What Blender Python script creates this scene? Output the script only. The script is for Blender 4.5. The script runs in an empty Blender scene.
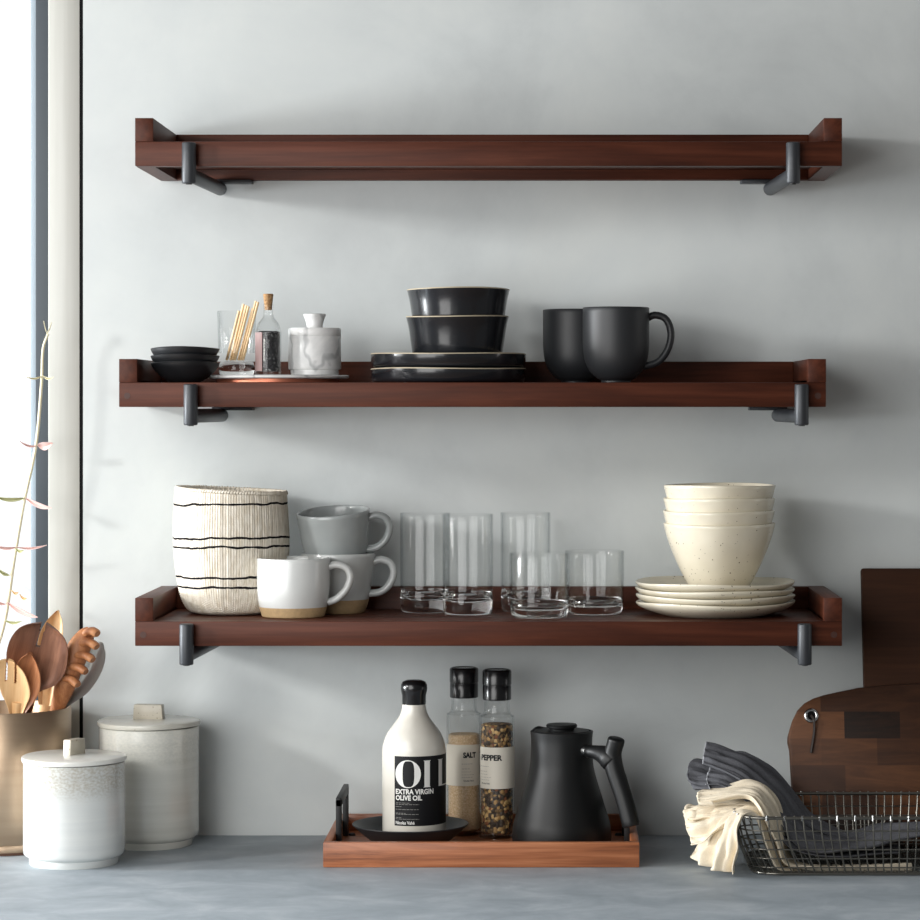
import bpy, bmesh, math, random
from mathutils import Vector, Matrix
from math import sin, cos, pi, radians

S_ = bpy.context.scene
COL = S_.collection
random.seed(7)

# ------------------------------------------------------------------ camera
D, F, CZ = 3.84, 2785.0, 1.493          # distance to the wall, focal length in px, eye height
PX, PY = 555.0, 405.0                   # principal point (shifted lens)
cam_d = bpy.data.cameras.new('camera')
cam = bpy.data.objects.new('camera', cam_d); COL.objects.link(cam)
cam.location = (0, -D, CZ); cam.rotation_euler = (pi/2, 0, 0)
cam_d.sensor_width = 36; cam_d.lens = F/920*36
cam_d.shift_x = -(PX-460)/920; cam_d.shift_y = -(460-PY)/920
cam_d.clip_start = 0.05
S_.camera = cam

def S(y): return (D+y)/F
def X(px, y): return (px-PX)*S(y)
def Z(py, y): return CZ-(py-PY)*S(y)

# ------------------------------------------------------------------ world: bright overcast outdoors behind the window, dim room side
w = bpy.data.worlds.new('world'); S_.world = w; w.use_nodes = True
nt = w.node_tree; nt.nodes.clear()
out = nt.nodes.new('ShaderNodeOutputWorld'); bg = nt.nodes.new('ShaderNodeBackground')
tc = nt.nodes.new('ShaderNodeTexCoord'); sp = nt.nodes.new('ShaderNodeSeparateXYZ')
mr = nt.nodes.new('ShaderNodeMapRange'); mr.inputs[1].default_value = -0.1; mr.inputs[2].default_value = 0.25
mx = nt.nodes.new('ShaderNodeMix'); mx.data_type = 'RGBA'
mx.inputs[6].default_value = (0.125, 0.126, 0.126, 1); mx.inputs[7].default_value = (0.95, 0.98, 1.01, 1)
nt.links.new(tc.outputs['Generated'], sp.inputs[0]); nt.links.new(sp.outputs[1], mr.inputs[0])
nt.links.new(mr.outputs[0], mx.inputs[0]); nt.links.new(mx.outputs[2], bg.inputs[0]); nt.links.new(bg.outputs[0], out.inputs[0])
bg.inputs[1].default_value = 1.0

def area(name, loc, target, sx, sy, power, color):
    l = bpy.data.lights.new(name, 'AREA'); l.shape = 'RECTANGLE'; l.size = sx; l.size_y = sy; l.energy = power; l.color = color
    o = bpy.data.objects.new(name, l); COL.objects.link(o); o.location = loc
    o.rotation_euler = (Vector(target)-Vector(loc)).to_track_quat('-Z', 'Y').to_euler()
    return o
area('left_window_daylight', (-1.45, -2.35, 1.72), (-0.30, -0.1, 1.40), 1.3, 1.75, 35, (1.0, 0.995, 0.98))
area('front_fill', (-0.75, -3.3, 1.55), (-0.55, 0.0, 1.1), 0.7, 1.2, 10, (1.0, 0.995, 0.98))  # added fill from the camera side, softens shadows around the canisters
area('near_wall_daylight', (-3.3, -0.85, 1.75), (0.0, -0.1, 1.50), 0.9, 1.3, 26, (1.0, 0.995, 0.98))
area('upper_left_daylight', (-3.0, -1.6, 2.1), (0.0, -0.1, 1.40), 0.28, 0.28, 42, (1.0, 0.99, 0.97))
area('low_side_daylight', (-3.3, -0.42, 1.30), (0.0, -0.33, 1.0), 0.25, 0.5, 105, (0.93, 0.97, 1.0))
area('right_window_daylight', (3.0, -0.55, 1.25), (-0.5, -0.2, 1.1), 0.4, 1.5, 4.5, (1.0, 0.98, 0.95))

vs = S_.view_settings
vs.view_transform = 'Standard'; vs.look = 'None'; vs.gamma = 1; vs.use_curve_mapping = False; vs.exposure = 0.0
S_.cycles.max_bounces = 14; S_.cycles.transmission_bounces = 12; S_.cycles.glossy_bounces = 6; S_.cycles.transparent_max_bounces = 40
S_.cycles.use_denoising = True
S_.cycles.sample_clamp_indirect = 6

# ------------------------------------------------------------------ materials
def lin(c):
    c = c/255.0
    return c/12.92 if c <= 0.04045 else ((c+0.055)/1.055)**2.4
def rgb(r, g, b): return (lin(r), lin(g), lin(b), 1)

class Mat:
    def __init__(s, name, color=(0.8, 0.8, 0.8, 1), rough=0.5, metal=0.0, spec=0.5, coat=0.0):
        s.m = bpy.data.materials.new(name); s.m.use_nodes = True
        s.nt = s.m.node_tree; s.b = s.nt.nodes['Principled BSDF']
        s.b.inputs['Base Color'].default_value = color; s.b.inputs['Roughness'].default_value = rough
        s.b.inputs['Metallic'].default_value = metal; s.b.inputs['Specular IOR Level'].default_value = spec
        s.b.inputs['Coat Weight'].default_value = coat; s.b.inputs['Coat Roughness'].default_value = 0.08
        s._tc = None
    def n(s, t, **kw):
        n = s.nt.nodes.new(t)
        for k, v in kw.items(): setattr(n, k, v)
        return n
    def l(s, a, b): s.nt.links.new(a, b)
    def coord(s, scale=(1, 1, 1), rot=(0, 0, 0)):
        if s._tc is None: s._tc = s.n('ShaderNodeTexCoord')
        mp = s.n('ShaderNodeMapping'); mp.inputs['Scale'].default_value = scale; mp.inputs['Rotation'].default_value = rot
        s.l(s._tc.outputs['Object'], mp.inputs[0]); return mp.outputs[0]
    def noise(s, vec, scale, detail=4, rough=0.55, dist=0.0):
        n = s.n('ShaderNodeTexNoise'); n.inputs['Scale'].default_value = scale; n.inputs['Detail'].default_value = detail
        n.inputs['Roughness'].default_value = rough; n.inputs['Distortion'].default_value = dist
        s.l(vec, n.inputs['Vector']); return n.outputs[0]
    def ramp(s, fac, stops, interp='LINEAR'):
        r = s.n('ShaderNodeValToRGB'); cr = r.color_ramp; cr.interpolation = interp
        while len(cr.elements) < len(stops): cr.elements.new(0.5)
        for e, (p, c) in zip(cr.elements, stops): e.position = p; e.color = c
        s.l(fac, r.inputs[0]); return r.outputs[0]
    def mix(s, fac, a, b, blend='MIX'):
        m = s.n('ShaderNodeMix', data_type='RGBA', blend_type=blend)
        for i, v in ((0, fac), (6, a), (7, b)):
            if hasattr(v, 'is_linked') or hasattr(v, 'links'): s.l(v, m.inputs[i])
            else: m.inputs[i].default_value = v
        return m.outputs[2]
    def math(s, op, a, b=0.0, c=0.0):
        m = s.n('ShaderNodeMath', operation=op)
        for i, v in enumerate((a, b, c)):
            if hasattr(v, 'links'): s.l(v, m.inputs[i])
            else: m.inputs[i].default_value = v
        return m.outputs[0]
    def color(s, sock): s.l(sock, s.b.inputs['Base Color']); return s
    def rough(s, sock): s.l(sock, s.b.inputs['Roughness']); return s
    def bump(s, h, strength=0.2, dist=0.001):
        b = s.n('ShaderNodeBump'); b.inputs['Strength'].default_value = strength; b.inputs['Distance'].default_value = dist
        s.l(h, b.inputs['Height']); s.l(b.outputs[0], s.b.inputs['Normal']); return s
    def xyz(s):
        x = s.n('ShaderNodeSeparateXYZ'); s.l(s.coord(), x.inputs[0]); return x.outputs

def wood(name, dark, mid, light, rough=0.42, axis='x', fine=1.0, coat=0.0, contrast=1.0):
    m = Mat(name, mid, rough, coat=coat)
    sc = {'x': (2.2, 26, 26), 'y': (26, 2.2, 26), 'z': (26, 26, 2.2)}[axis]
    sc2 = {'x': (6, 190, 190), 'y': (190, 6, 190), 'z': (190, 190, 6)}[axis]
    n1 = m.noise(m.coord(tuple(v*fine for v in sc)), 1.0, 5, 0.6, 0.8)
    n2 = m.noise(m.coord(tuple(v*fine for v in sc2)), 1.0, 3, 0.6)
    f = m.math('ADD', m.math('MULTIPLY', n1, 0.72), m.math('MULTIPLY', n2, 0.28))
    k = 0.17/contrast
    m.color(m.ramp(f, [(0.5-k, dark), (0.5, mid), (0.5+k, light)]))
    m.bump(n2, 0.12, 0.0006)
    return m

def glaze(name, base, var, rough=0.22, speck=None, speck_amt=0.62, coat=0.3):
    m = Mat(name, base, rough, coat=coat)
    n1 = m.noise(m.coord(), 14, 3)
    c = m.ramp(n1, [(0.35, base), (0.68, var)])
    if speck:
        n2 = m.noise(m.coord(), 330, 1, 0.3)
        n3 = m.noise(m.coord(), 25, 2)
        f = m.math('GREATER_THAN', m.math('ADD', n2, m.math('MULTIPLY', n3, 0.22)), speck_amt+0.22)
        c = m.mix(f, c, speck)
    m.color(c); m.bump(m.noise(m.coord(), 60, 2), 0.05, 0.001)
    return m

def banded(name, glz, var, clay, zcut, rough=0.2):
    """glazed ware whose foot is bare clay"""
    m = Mat(name, glz, rough, coat=0.3)
    z = m.xyz()[2]
    c = m.ramp(m.noise(m.coord(), 16, 3), [(0.35, glz), (0.7, var)])
    clayc = m.ramp(m.noise(m.coord(), 180, 3), [(0.3, clay), (0.7, tuple(v*0.8 for v in clay[:3])+(1,))])
    f = m.math('LESS_THAN', z, zcut)
    m.color(m.mix(f, c, clayc))
    m.rough(m.math('ADD', m.math('MULTIPLY', f, 0.5), rough))
    cw = m.math('SUBTRACT', 0.3, m.math('MULTIPLY', f, 0.3)); m.l(cw, m.b.inputs['Coat Weight'])
    return m

def glass(name, color=(1, 1, 1, 1), rough=0.0, ior=1.48):
    m = Mat(name, color, rough); m.b.inputs['Transmission Weight'].default_value = 1; m.b.inputs['IOR'].default_value = ior
    return m

def thin_glass(name, tint=(0.997, 0.999, 0.998)):
    """thin clear wall of a drinking glass: see-through, with a Fresnel sheen growing to the edges"""
    m = Mat(name); n_ = m.nt; n_.nodes.remove(m.b)
    tr = m.n('ShaderNodeBsdfTransparent'); gl = m.n('ShaderNodeBsdfGlossy'); gl.inputs['Roughness'].default_value = 0.02
    lw = m.n('ShaderNodeLayerWeight'); lw.inputs['Blend'].default_value = 0.5
    f5 = m.math('POWER', lw.outputs['Facing'], 3.2)
    fr = m.math('ADD', m.math('MULTIPLY', f5, 0.6), 0.022)
    tr.inputs[0].default_value = (*tint, 1)
    m.l(m.ramp(f5, [(0.0, (*tint, 1)), (1.0, (0.74, 0.77, 0.78, 1))]), tr.inputs[0])
    mxs = m.n('ShaderNodeMixShader'); m.l(fr, mxs.inputs[0]); m.l(tr.outputs[0], mxs.inputs[1]); m.l(gl.outputs[0], mxs.inputs[2])
    m.l(mxs.outputs[0], [n for n in n_.nodes if n.type == 'OUTPUT_MATERIAL'][0].inputs[0])
    return m

# wall plaster
M_wall = Mat('grey plaster', rgb(205, 210, 211), 0.75, spec=0.25)
_n = M_wall.noise(M_wall.coord(), 2.2, 7, 0.62, 0.6)
_n2 = M_wall.noise(M_wall.coord((1.2, 1, 1)), 5.0, 6, 0.62, 0.35)
_f = M_wall.math('ADD', M_wall.math('MULTIPLY', _n, 0.65), M_wall.math('MULTIPLY', _n2, 0.35))
M_wall.color(M_wall.ramp(_f, [(0.3, rgb(188, 193, 194)), (0.5, rgb(205, 210, 210)), (0.7, rgb(216, 220, 218))]))
M_wall.bump(M_wall.math('ADD', _n2, M_wall.math('MULTIPLY', M_wall.noise(M_wall.coord(), 60, 4), 0.10)), 0.07, 0.01)

M_counter = Mat('blue grey stone', rgb(120, 128, 136), 0.5, spec=0.35)
_n = M_counter.noise(M_counter.coord((1, 1.2, 1)), 11, 6, 0.65, 0.5)
M_counter.color(M_counter.ramp(_n, [(0.3, rgb(146, 156, 164)), (0.52, rgb(166, 175, 182)), (0.72, rgb(186, 193, 198))]))
M_counter.rough(M_counter.ramp(_n, [(0.3, (0.5,)*3+(1,)), (0.7, (0.65,)*3+(1,))]))
M_floor = wood('floor wood', rgb(90, 70, 55), rgb(120, 95, 75), rgb(140, 112, 90))
M_cream = Mat('cream paint', rgb(190, 190, 182), 0.5)
M_cream.color(M_cream.ramp(M_cream.noise(M_cream.coord((60, 60, 2)), 1, 4), [(0.35, rgb(186, 186, 179)), (0.65, rgb(195, 195, 189))]))
M_sash = Mat('slate metal', rgb(50, 58, 65), 0.5)
M_bead = Mat('pale grey bead', rgb(160, 174, 184), 0.4)
M_black = Mat('shade black', rgb(10, 10, 11), 0.8, spec=0.15)  # flat black that paints in the dark of gaps and holes
M_pane = thin_glass('window glass', (1, 1, 1))

M_shelf = wood('stained mahogany', rgb(52, 24, 15), rgb(78, 39, 25), rgb(99, 53, 36), 0.45, 'x', 1, 0.15)
M_shelf_end = wood('stained mahogany end', rgb(52, 24, 15), rgb(78, 39, 25), rgb(99, 53, 36), 0.45, 'y', 1, 0.15)
for _m in (M_shelf, M_shelf_end): _m.b.inputs['Specular IOR Level'].default_value = 0.22; _m.b.inputs['Coat Weight'].default_value = 0.0
M_bracket = Mat('grey painted steel', rgb(58, 61, 65), 0.45, 0.25)
M_plug = Mat('wood plug', rgb(68, 35, 24), 0.5)

M_blackware = Mat('black satin glaze', rgb(30, 32, 36), 0.2, coat=0.4)
M_blackware.bump(M_blackware.noise(M_blackware.coord(), 45, 3), 0.12, 0.002)
M_mattblack = Mat('matt charcoal glaze', rgb(40, 42, 45), 0.46)
M_creamrim = Mat('bare cream rim', rgb(186, 174, 150), 0.6)
M_bowlblack = Mat('matt black stoneware', rgb(30, 32, 35), 0.42)
M_bowlblack.bump(M_bowlblack.noise(M_bowlblack.coord(), 70, 2), 0.1, 0.001)

def marble(name):
    m = Mat(name, rgb(225, 225, 224), 0.3)
    v = m.coord((1, 1, 1), (0.5, 0.4, 0.3))
    d = m.noise(v, 14, 5, 0.6, 1.2)
    n = m.n('ShaderNodeTexWave'); n.inputs['Scale'].default_value = 6; n.inputs['Distortion'].default_value = 16
    n.inputs['Detail'].default_value = 4; n.inputs['Detail Scale'].default_value = 1.3; m.l(v, n.inputs[0])
    c1 = m.ramp(d, [(0.3, rgb(212, 214, 214)), (0.6, rgb(240, 240, 239))])
    c2 = m.ramp(n.outputs[1], [(0.0, rgb(140, 143, 146)), (0.08, rgb(236, 236, 236)), (1, (1, 1, 1, 1))])
    return m.color(m.mix(0.55, c1, c2, 'MULTIPLY'))
M_marble = marble('white marble')
M_copper = Mat('copper', rgb(222, 140, 112), 0.42, 0.75)
M_glass = glass('clear glass')
M_thin = thin_glass('thin clear glass')
M_cork = Mat('cork', rgb(172, 134, 92), 0.85)
M_cork.color(M_cork.ramp(M_cork.noise(M_cork.coord(), 400, 3), [(0.35, rgb(130, 95, 60)), (0.65, rgb(190, 152, 108))]))
M_stick = wood('pale stick wood', rgb(218, 180, 130), rgb(236, 206, 162), rgb(246, 224, 190), 0.6, 'z', 3)
M_grain = Mat('black salt crystals', rgb(30, 30, 33), 0.5)
_v = M_grain.n('ShaderNodeTexVoronoi'); _v.inputs['Scale'].default_value = 520; M_grain.l(M_grain.coord(), _v.inputs[0])
M_grain.color(M_grain.ramp(_v.outputs['Color'], [(0.2, rgb(18, 18, 20)), (0.75, rgb(44, 44, 48)), (0.9, rgb(150, 150, 150))]))
M_grain.bump(_v.outputs[0], 0.6, 0.002)
M_mauve = Mat('mauve paper label', rgb(158, 132, 130), 0.6)
M_white = Mat('white print', rgb(235, 234, 230), 0.55)
M_ink = Mat('black print', rgb(20, 20, 22), 0.6)
M_paleink = Mat('grey print', rgb(150, 148, 144), 0.6)

M_creamware = glaze('speckled cream glaze', rgb(228, 220, 200), rgb(217, 208, 186), 0.26, rgb(96, 80, 60), 0.645)
M_whitemug = banded('white glaze over tan clay', rgb(226, 228, 226), rgb(214, 217, 216), rgb(196, 166, 124), 0.0135)
M_palemug = banded('pale grey glaze over tan clay', rgb(200, 203, 202), rgb(186, 190, 190), rgb(176, 148, 110), 0.0185)
M_greymug = glaze('grey glaze', rgb(168, 173, 173), rgb(154, 160, 160), 0.2)
M_steel = Mat('satin steel', rgb(222, 222, 220), 0.42, 0.85)
M_silver = Mat('polished steel', rgb(215, 216, 216), 0.18, 1.0)

M_canister_small = None
def canister_mat(name, lo, hi, specky, zb0, zb1):
    m = Mat(name, lo, 0.2, coat=0.6)
    z = m.xyz()[2]
    rings = m.noise(m.coord((2, 2, 55)), 1.0, 4, 0.6)
    c = m.ramp(rings, [(0.35, lo), (0.65, hi)])
    sp = m.noise(m.coord((1, 1, 1.6)), 260, 2, 0.5)
    mr_ = m.n('ShaderNodeMapRange', interpolation_type='SMOOTHSTEP'); m.l(z, mr_.inputs[0])
    mr_.inputs[1].default_value = zb0; mr_.inputs[2].default_value = zb1
    sx_ = m.ramp(sp, [(0.38, (0, 0, 0, 1)), (0.66, (1, 1, 1, 1))])
    f = m.math('MULTIPLY', mr_.outputs[0], m.math('ADD', m.math('MULTIPLY', sx_, 0.55), 0.12))
    m.color(m.mix(f, c, specky)); m.bump(rings, 0.06, 0.002)
    return m
M_can_small = canister_mat('white canister glaze', rgb(206, 209, 208), rgb(218, 220, 217), rgb(166, 156, 136), 0.080, 0.112)
M_can_tall = canister_mat('stone canister glaze', rgb(198, 198, 190), rgb(214, 214, 207), rgb(224, 222, 212), 0.09, 0.145)
M_lid_small = glaze('white lid glaze', rgb(230, 229, 223), rgb(220, 219, 211), 0.25, rgb(190, 180, 160), 0.68)
M_lid_tall = glaze('stone lid glaze', rgb(208, 206, 196), rgb(196, 193, 182), 0.25, rgb(160, 150, 132), 0.68)
M_knob = glaze('knob glaze', rgb(200, 194, 178), rgb(182, 174, 156), 0.4, rgb(140, 128, 106), 0.62)

M_brass = Mat('brushed brass', rgb(170, 142, 108), 0.40, 0.9)
M_brass.color(M_brass.ramp(M_brass.noise(M_brass.coord((3, 3, 60)), 1, 2), [(0.3, rgb(176, 152, 128)), (0.7, rgb(188, 165, 140))]))
M_walnut = wood('walnut utensil', rgb(84, 50, 34), rgb(118, 76, 54), rgb(150, 104, 78), 0.5, 'z', 1.6)
M_olive = wood('olive utensil', rgb(128, 76, 44), rgb(168, 108, 68), rgb(196, 138, 92), 0.5, 'z', 1.6)
M_beech = wood('beech utensil', rgb(206, 158, 106), rgb(222, 180, 130), rgb(234, 200, 154), 0.5, 'z', 1.6)

M_tray = wood('acacia tray', rgb(106, 58, 34), rgb(164, 99, 62), rgb(196, 130, 90), 0.42, 'x', 1.3, 0.1, 1.2)
M_tray_side = wood('acacia tray side', rgb(106, 58, 34), rgb(164, 99, 62), rgb(196, 130, 90), 0.42, 'y', 1.3, 0.1, 1.2)
M_iron = Mat('black iron', rgb(34, 34, 35), 0.5, 0.3)
M_bottle = glaze('ivory bottle glaze', rgb(222, 218, 208), rgb(214, 209, 198), 0.25)
M_cap = Mat('black plastic', rgb(20, 20, 22), 0.25, coat=0.2)
M_label_black = Mat('black label', rgb(17, 17, 20), 0.55, spec=0.3)
M_label_cream = Mat('cream paper label', rgb(228, 222, 208), 0.6)
M_salt = Mat('salt crystals', rgb(205, 178, 142), 0.7)
M_salt.color(M_salt.ramp(M_salt.noise(M_salt.coord(), 480, 3), [(0.3, rgb(196, 162, 122)), (0.55, rgb(222, 194, 156)), (0.75, rgb(236, 216, 188))]))
M_pepper = Mat('mixed peppercorns', rgb(90, 70, 45), 0.6)
_v = M_pepper.n('ShaderNodeTexVoronoi'); _v.inputs['Scale'].default_value = 230; M_pepper.l(M_pepper.coord(), _v.inputs[0])
_sx = M_pepper.n('ShaderNodeSeparateColor'); M_pepper.l(_v.outputs['Color'], _sx.inputs[0])
_c = M_pepper.ramp(_sx.outputs[0], [(0.0, rgb(62, 50, 40)), (0.26, rgb(134, 104, 66)), (0.48, rgb(186, 146, 92)), (0.62, rgb(84, 70, 58)), (0.76, rgb(214, 178, 120)), (0.92, rgb(136, 84, 54))], 'CONSTANT')
M_pepper.color(M_pepper.mix(M_pepper.ramp(_v.outputs[0], [(0.45, (0, 0, 0, 1)), (1.0, (1, 1, 1, 1))]), _c, rgb(40, 32, 26)))
M_pepper.bump(_v.outputs[0], 0.9, -0.002)
M_kettle = Mat('matt black steel', rgb(17, 18, 19), 0.47, 0.0, 0.4)

M_board = wood('dark walnut board', rgb(46, 25, 13), rgb(62, 35, 19), rgb(76, 45, 26), 0.6, 'x', 1)
M_board.b.inputs['Specular IOR Level'].default_value = 0.2
M_block = Mat('acacia block board', rgb(96, 60, 38), 0.5)
_br = M_block.n('ShaderNodeTexBrick'); _br.offset = 0.42; _br.inputs['Scale'].default_value = 1.0
_br.inputs['Brick Width'].default_value = 0.075; _br.inputs['Row Height'].default_value = 0.036; _br.inputs['Mortar Size'].default_value = 0.0
_br.inputs['Color1'].default_value = (0, 0, 0, 1); _br.inputs['Color2'].default_value = (1, 1, 1, 1); _br.inputs['Bias'].default_value = 0.0
M_block.l(M_block.coord((1, 1, 1), (radians(90), 0, 0)), _br.inputs[0])
_g = M_block.noise(M_block.coord((9, 60, 60)), 1, 5, 0.65, 1.5)
_bs = M_block.n('ShaderNodeSeparateColor'); M_block.l(_br.outputs['Color'], _bs.inputs[0])
_f = M_block.math('ADD', M_block.math('MULTIPLY', _bs.outputs[0], 0.62), M_block.math('MULTIPLY', _g, 0.45))
M_block.b.inputs['Specular IOR Level'].default_value = 0.3
M_block.color(M_block.ramp(_f, [(0.2, rgb(28, 16, 9)), (0.45, rgb(56, 32, 18)), (0.66, rgb(78, 47, 27)), (0.84, rgb(106, 67, 40))]))
M_leather = Mat('dark leather', rgb(38, 26, 20), 0.6)
M_wire = Mat('antique steel wire', rgb(126, 123, 116), 0.30, 0.95)
def linen(name, a, b, rough=0.9):
    m = Mat(name, a, rough, spec=0.15)
    n = m.noise(m.coord(), 700, 2); n2 = m.noise(m.coord(), 25, 3)
    m.color(m.ramp(m.math('ADD', m.math('MULTIPLY', n, 0.5), m.math('MULTIPLY', n2, 0.5)), [(0.35, a), (0.65, b)]))
    m.bump(m.math('ADD', n, m.math('MULTIPLY', n2, 2.0)), 0.35, 0.0012)
    return m
M_creamcloth = linen('cream cotton', rgb(222, 208, 184), rgb(236, 225, 204))
M_greycloth = linen('slate linen', rgb(84, 85, 90), rgb(112, 113, 118))
M_edge = linen('pale stitching', rgb(170, 172, 178), rgb(190, 192, 197))
M_twine = linen('tan twine', rgb(176, 152, 112), rgb(196, 172, 130))
M_stem = Mat('pale stem', rgb(232, 226, 196), 0.6)
M_leafp = Mat('pink leaf', rgb(232, 200, 194), 0.6); M_leafp.b.inputs['Transmission Weight'].default_value = 0.0
M_leafg = Mat('olive leaf', rgb(192, 192, 150), 0.6)
M_leafo = Mat('ochre leaf', rgb(216, 184, 140), 0.6)
M_terra = Mat('white pot', rgb(214, 212, 206), 0.5)

M_basket = Mat('woven cotton', rgb(232, 224, 208), 0.9, spec=0.1)
_x = M_basket.xyz()
_zz = M_basket.math('ADD', _x[2], M_basket.math('MULTIPLY', M_basket.math('SUBTRACT', M_basket.noise(M_basket.coord(), 26, 3), 0.5), 0.010))
_c = M_basket.ramp(M_basket.noise(M_basket.coord((1, 1, 0.4)), 160, 3), [(0.3, rgb(214, 203, 183)), (0.6, rgb(238, 231, 217))])
for z0 in (0.1480, 0.1035, 0.0915, 0.0515, 0.0385):
    f = M_basket.math('LESS_THAN', M_basket.math('ABSOLUTE', M_basket.math('SUBTRACT', _zz, z0)), 0.0014)
    _c = M_basket.mix(f, _c, rgb(30, 28, 30))
M_basket.color(_c)

# ------------------------------------------------------------------ mesh tools
def link(name, bm_or_data, mat, parent=None, smooth=None, recalc=True):
    if isinstance(bm_or_data, bmesh.types.BMesh):
        bm = bm_or_data
        if recalc: bmesh.ops.recalc_face_normals(bm, faces=bm.faces)
        me = bpy.data.meshes.new(name); bm.to_mesh(me); bm.free()
    else: me = bm_or_data
    mm = mat.m if isinstance(mat, Mat) else mat
    me.materials.append(mm)
    if smooth is not None:
        me.polygons.foreach_set('use_smooth', [True]*len(me.polygons))
        if smooth < 180: me.set_sharp_from_angle(angle=radians(smooth))
    o = bpy.data.objects.new(name, me); COL.objects.link(o)
    if parent is not None: o.parent = parent
    return o

def props(o, label=None, cat=None, group=None, kind=None):
    if label: o['label'] = label
    if cat: o['category'] = cat
    if group: o['group'] = group
    if kind: o['kind'] = kind
    return o

def thing(name, label, cat, loc=(0, 0, 0), rotz=0.0, group=None, kind=None, rot=None):
    o = bpy.data.objects.new(name, None); COL.objects.link(o)
    o.empty_display_size = 0.02
    o.location = loc; o.rotation_euler = rot if rot else (0, 0, rotz)
    return props(o, label, cat, group, kind)

def dup(root, loc, label, rotz=None, rot=None):
    r = root.copy(); COL.objects.link(r); r.location = loc
    if rotz is not None: r.rotation_euler = (0, 0, rotz)
    if rot is not None: r.rotation_euler = rot
    r['label'] = label
    for ch in list(root.children):
        c = ch.copy(); COL.objects.link(c); c.parent = r
        for g in list(ch.children):
            d = g.copy(); COL.objects.link(d); d.parent = c
    return r

def NB(): return bmesh.new()

def merge(bm, other):
    me = bpy.data.meshes.new('tmp'); other.to_mesh(me); other.free(); bm.from_mesh(me); bpy.data.meshes.remove(me)

def box(bm, x0, x1, y0, y1, z0, z1, bev=0.0, seg=2):
    b = bmesh.new()
    bmesh.ops.create_cube(b, size=1, matrix=Matrix.Translation(((x0+x1)/2, (y0+y1)/2, (z0+z1)/2)) @ Matrix.Diagonal((x1-x0, y1-y0, z1-z0, 1)))
    if bev > 0: bmesh.ops.bevel(b, geom=b.edges[:], offset=bev, segments=seg, profile=0.5, affect='EDGES')
    merge(bm, b); return bm

def lathe(bm, prof, segs=64, wob=None, cx=0, cy=0, cz=0, a0=0.0, a1=2*pi):
    """revolve (r,z) points; r==0 makes a pole; wob(theta,r,z)->(r,z)"""
    full = abs(a1-a0-2*pi) < 1e-6
    n = segs if full else segs+1
    rings = []
    for r, z in prof:
        if r <= 1e-7:
            rr, zz = (0, z) if wob is None else (0, wob(0, 0, z)[1])
            rings.append([bm.verts.new((cx, cy, cz+zz))])
        else:
            ring = []
            for i in range(n):
                t = a0+(a1-a0)*i/segs
                rr, zz = (r, z) if wob is None else wob(t, r, z)
                ring.append(bm.verts.new((cx+rr*cos(t), cy+rr*sin(t), cz+zz)))
            rings.append(ring)
    m = segs
    for a, b in zip(rings, rings[1:]):
        for i in range(m):
            j = (i+1) % n
            if len(a) == 1 and len(b) == 1: continue
            if len(a) == 1: bm.faces.new((a[0], b[i], b[j]))
            elif len(b) == 1: bm.faces.new((a[i], b[0], a[j]))
            else: bm.faces.new((a[i], b[i], b[j], a[j]))
    return bm

def cr(pts, n):
    """Catmull-Rom resample of a list of tuples"""
    P = [Vector(p) for p in pts]; o = []
    m = len(P)-1
    for k in range(n+1):
        t = k/n*m; i = min(int(t), m-1); f = t-i
        p0 = P[i-1] if i > 0 else P[0]*2-P[1]
        p1, p2 = P[i], P[i+1]
        p3 = P[i+2] if i+2 <= m else P[m]*2-P[m-1]
        o.append(0.5*((2*p1)+(p2-p0)*f+(2*p0-5*p1+4*p2-p3)*f*f+(3*p1-p0-3*p2+p3)*f*f*f))
    return o

def tube(bm, pts, rad, segs=12, closed=False, flat=1.0, cap=True, up=None):
    """sweep a circle along points; rad number or list; flat squeezes the binormal axis"""
    P = [Vector(p) for p in pts]; n = len(P)
    R = rad if isinstance(rad, (list, tuple)) else [rad]*n
    T = []
    for i in range(n):
        a = P[(i-1) % n] if (closed or i > 0) else P[i]; b = P[(i+1) % n] if (closed or i < n-1) else P[i]
        T.append((b-a).normalized())
    u = Vector(up) if up else (Vector((0, 0, 1)) if abs(T[0].z) < 0.9 else Vector((1, 0, 0)))
    N = (u-T[0]*u.dot(T[0])).normalized()
    rings = []
    for i in range(n):
        if i > 0:
            N = (N-T[i]*N.dot(T[i]))
            N = N.normalized() if N.length > 1e-6 else T[i].orthogonal().normalized()
        B = T[i].cross(N)
        rings.append([bm.verts.new(P[i]+N*(R[i]*cos(2*pi*k/segs))+B*(R[i]*flat*sin(2*pi*k/segs))) for k in range(segs)])
    m = n if closed else n-1
    for i in range(m):
        a, b = rings[i], rings[(i+1) % n]
        for k in range(segs):
            l = (k+1) % segs
            bm.faces.new((a[k], a[l], b[l], b[k]))
    if cap and not closed:
        bm.faces.new(rings[0][::-1]); bm.faces.new(rings[-1])
    return bm

def rod(bm, a, b, r, segs=20, rnd=0.0):
    """cylinder between points with softened ends"""
    a, b = Vector(a), Vector(b); d = (b-a).normalized()
    if rnd <= 0: return tube(bm, [a, b], r, segs)
    return tube(bm, [a, a+d*rnd*0.3, a+d*rnd, b-d*rnd, b-d*rnd*0.3, b], [r-rnd, r-rnd*0.3, r, r, r-rnd*0.3, r-rnd], segs)

def vessel(outer, t, floor, lip=True):
    """closed section of a vessel: outer is [(r,z)...] bottom to rim; wall thickness t; floor inner height"""
    p = [(0, outer[0][1])] + list(outer)
    r1, z1 = outer[-1]
    p += [(r1-t*0.25, z1+t*0.28), (r1-t*0.75, z1+t*0.28)]
    inner = []
    for r, z in reversed(outer):
        if z > floor+t*0.3: inner.append((max(r-t, 0.004), z))
    p += inner
    ri = inner[-1][0]
    p += [(ri*0.93, floor+t*0.05), (ri*0.8, floor), (0, floor)]
    return p

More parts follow.
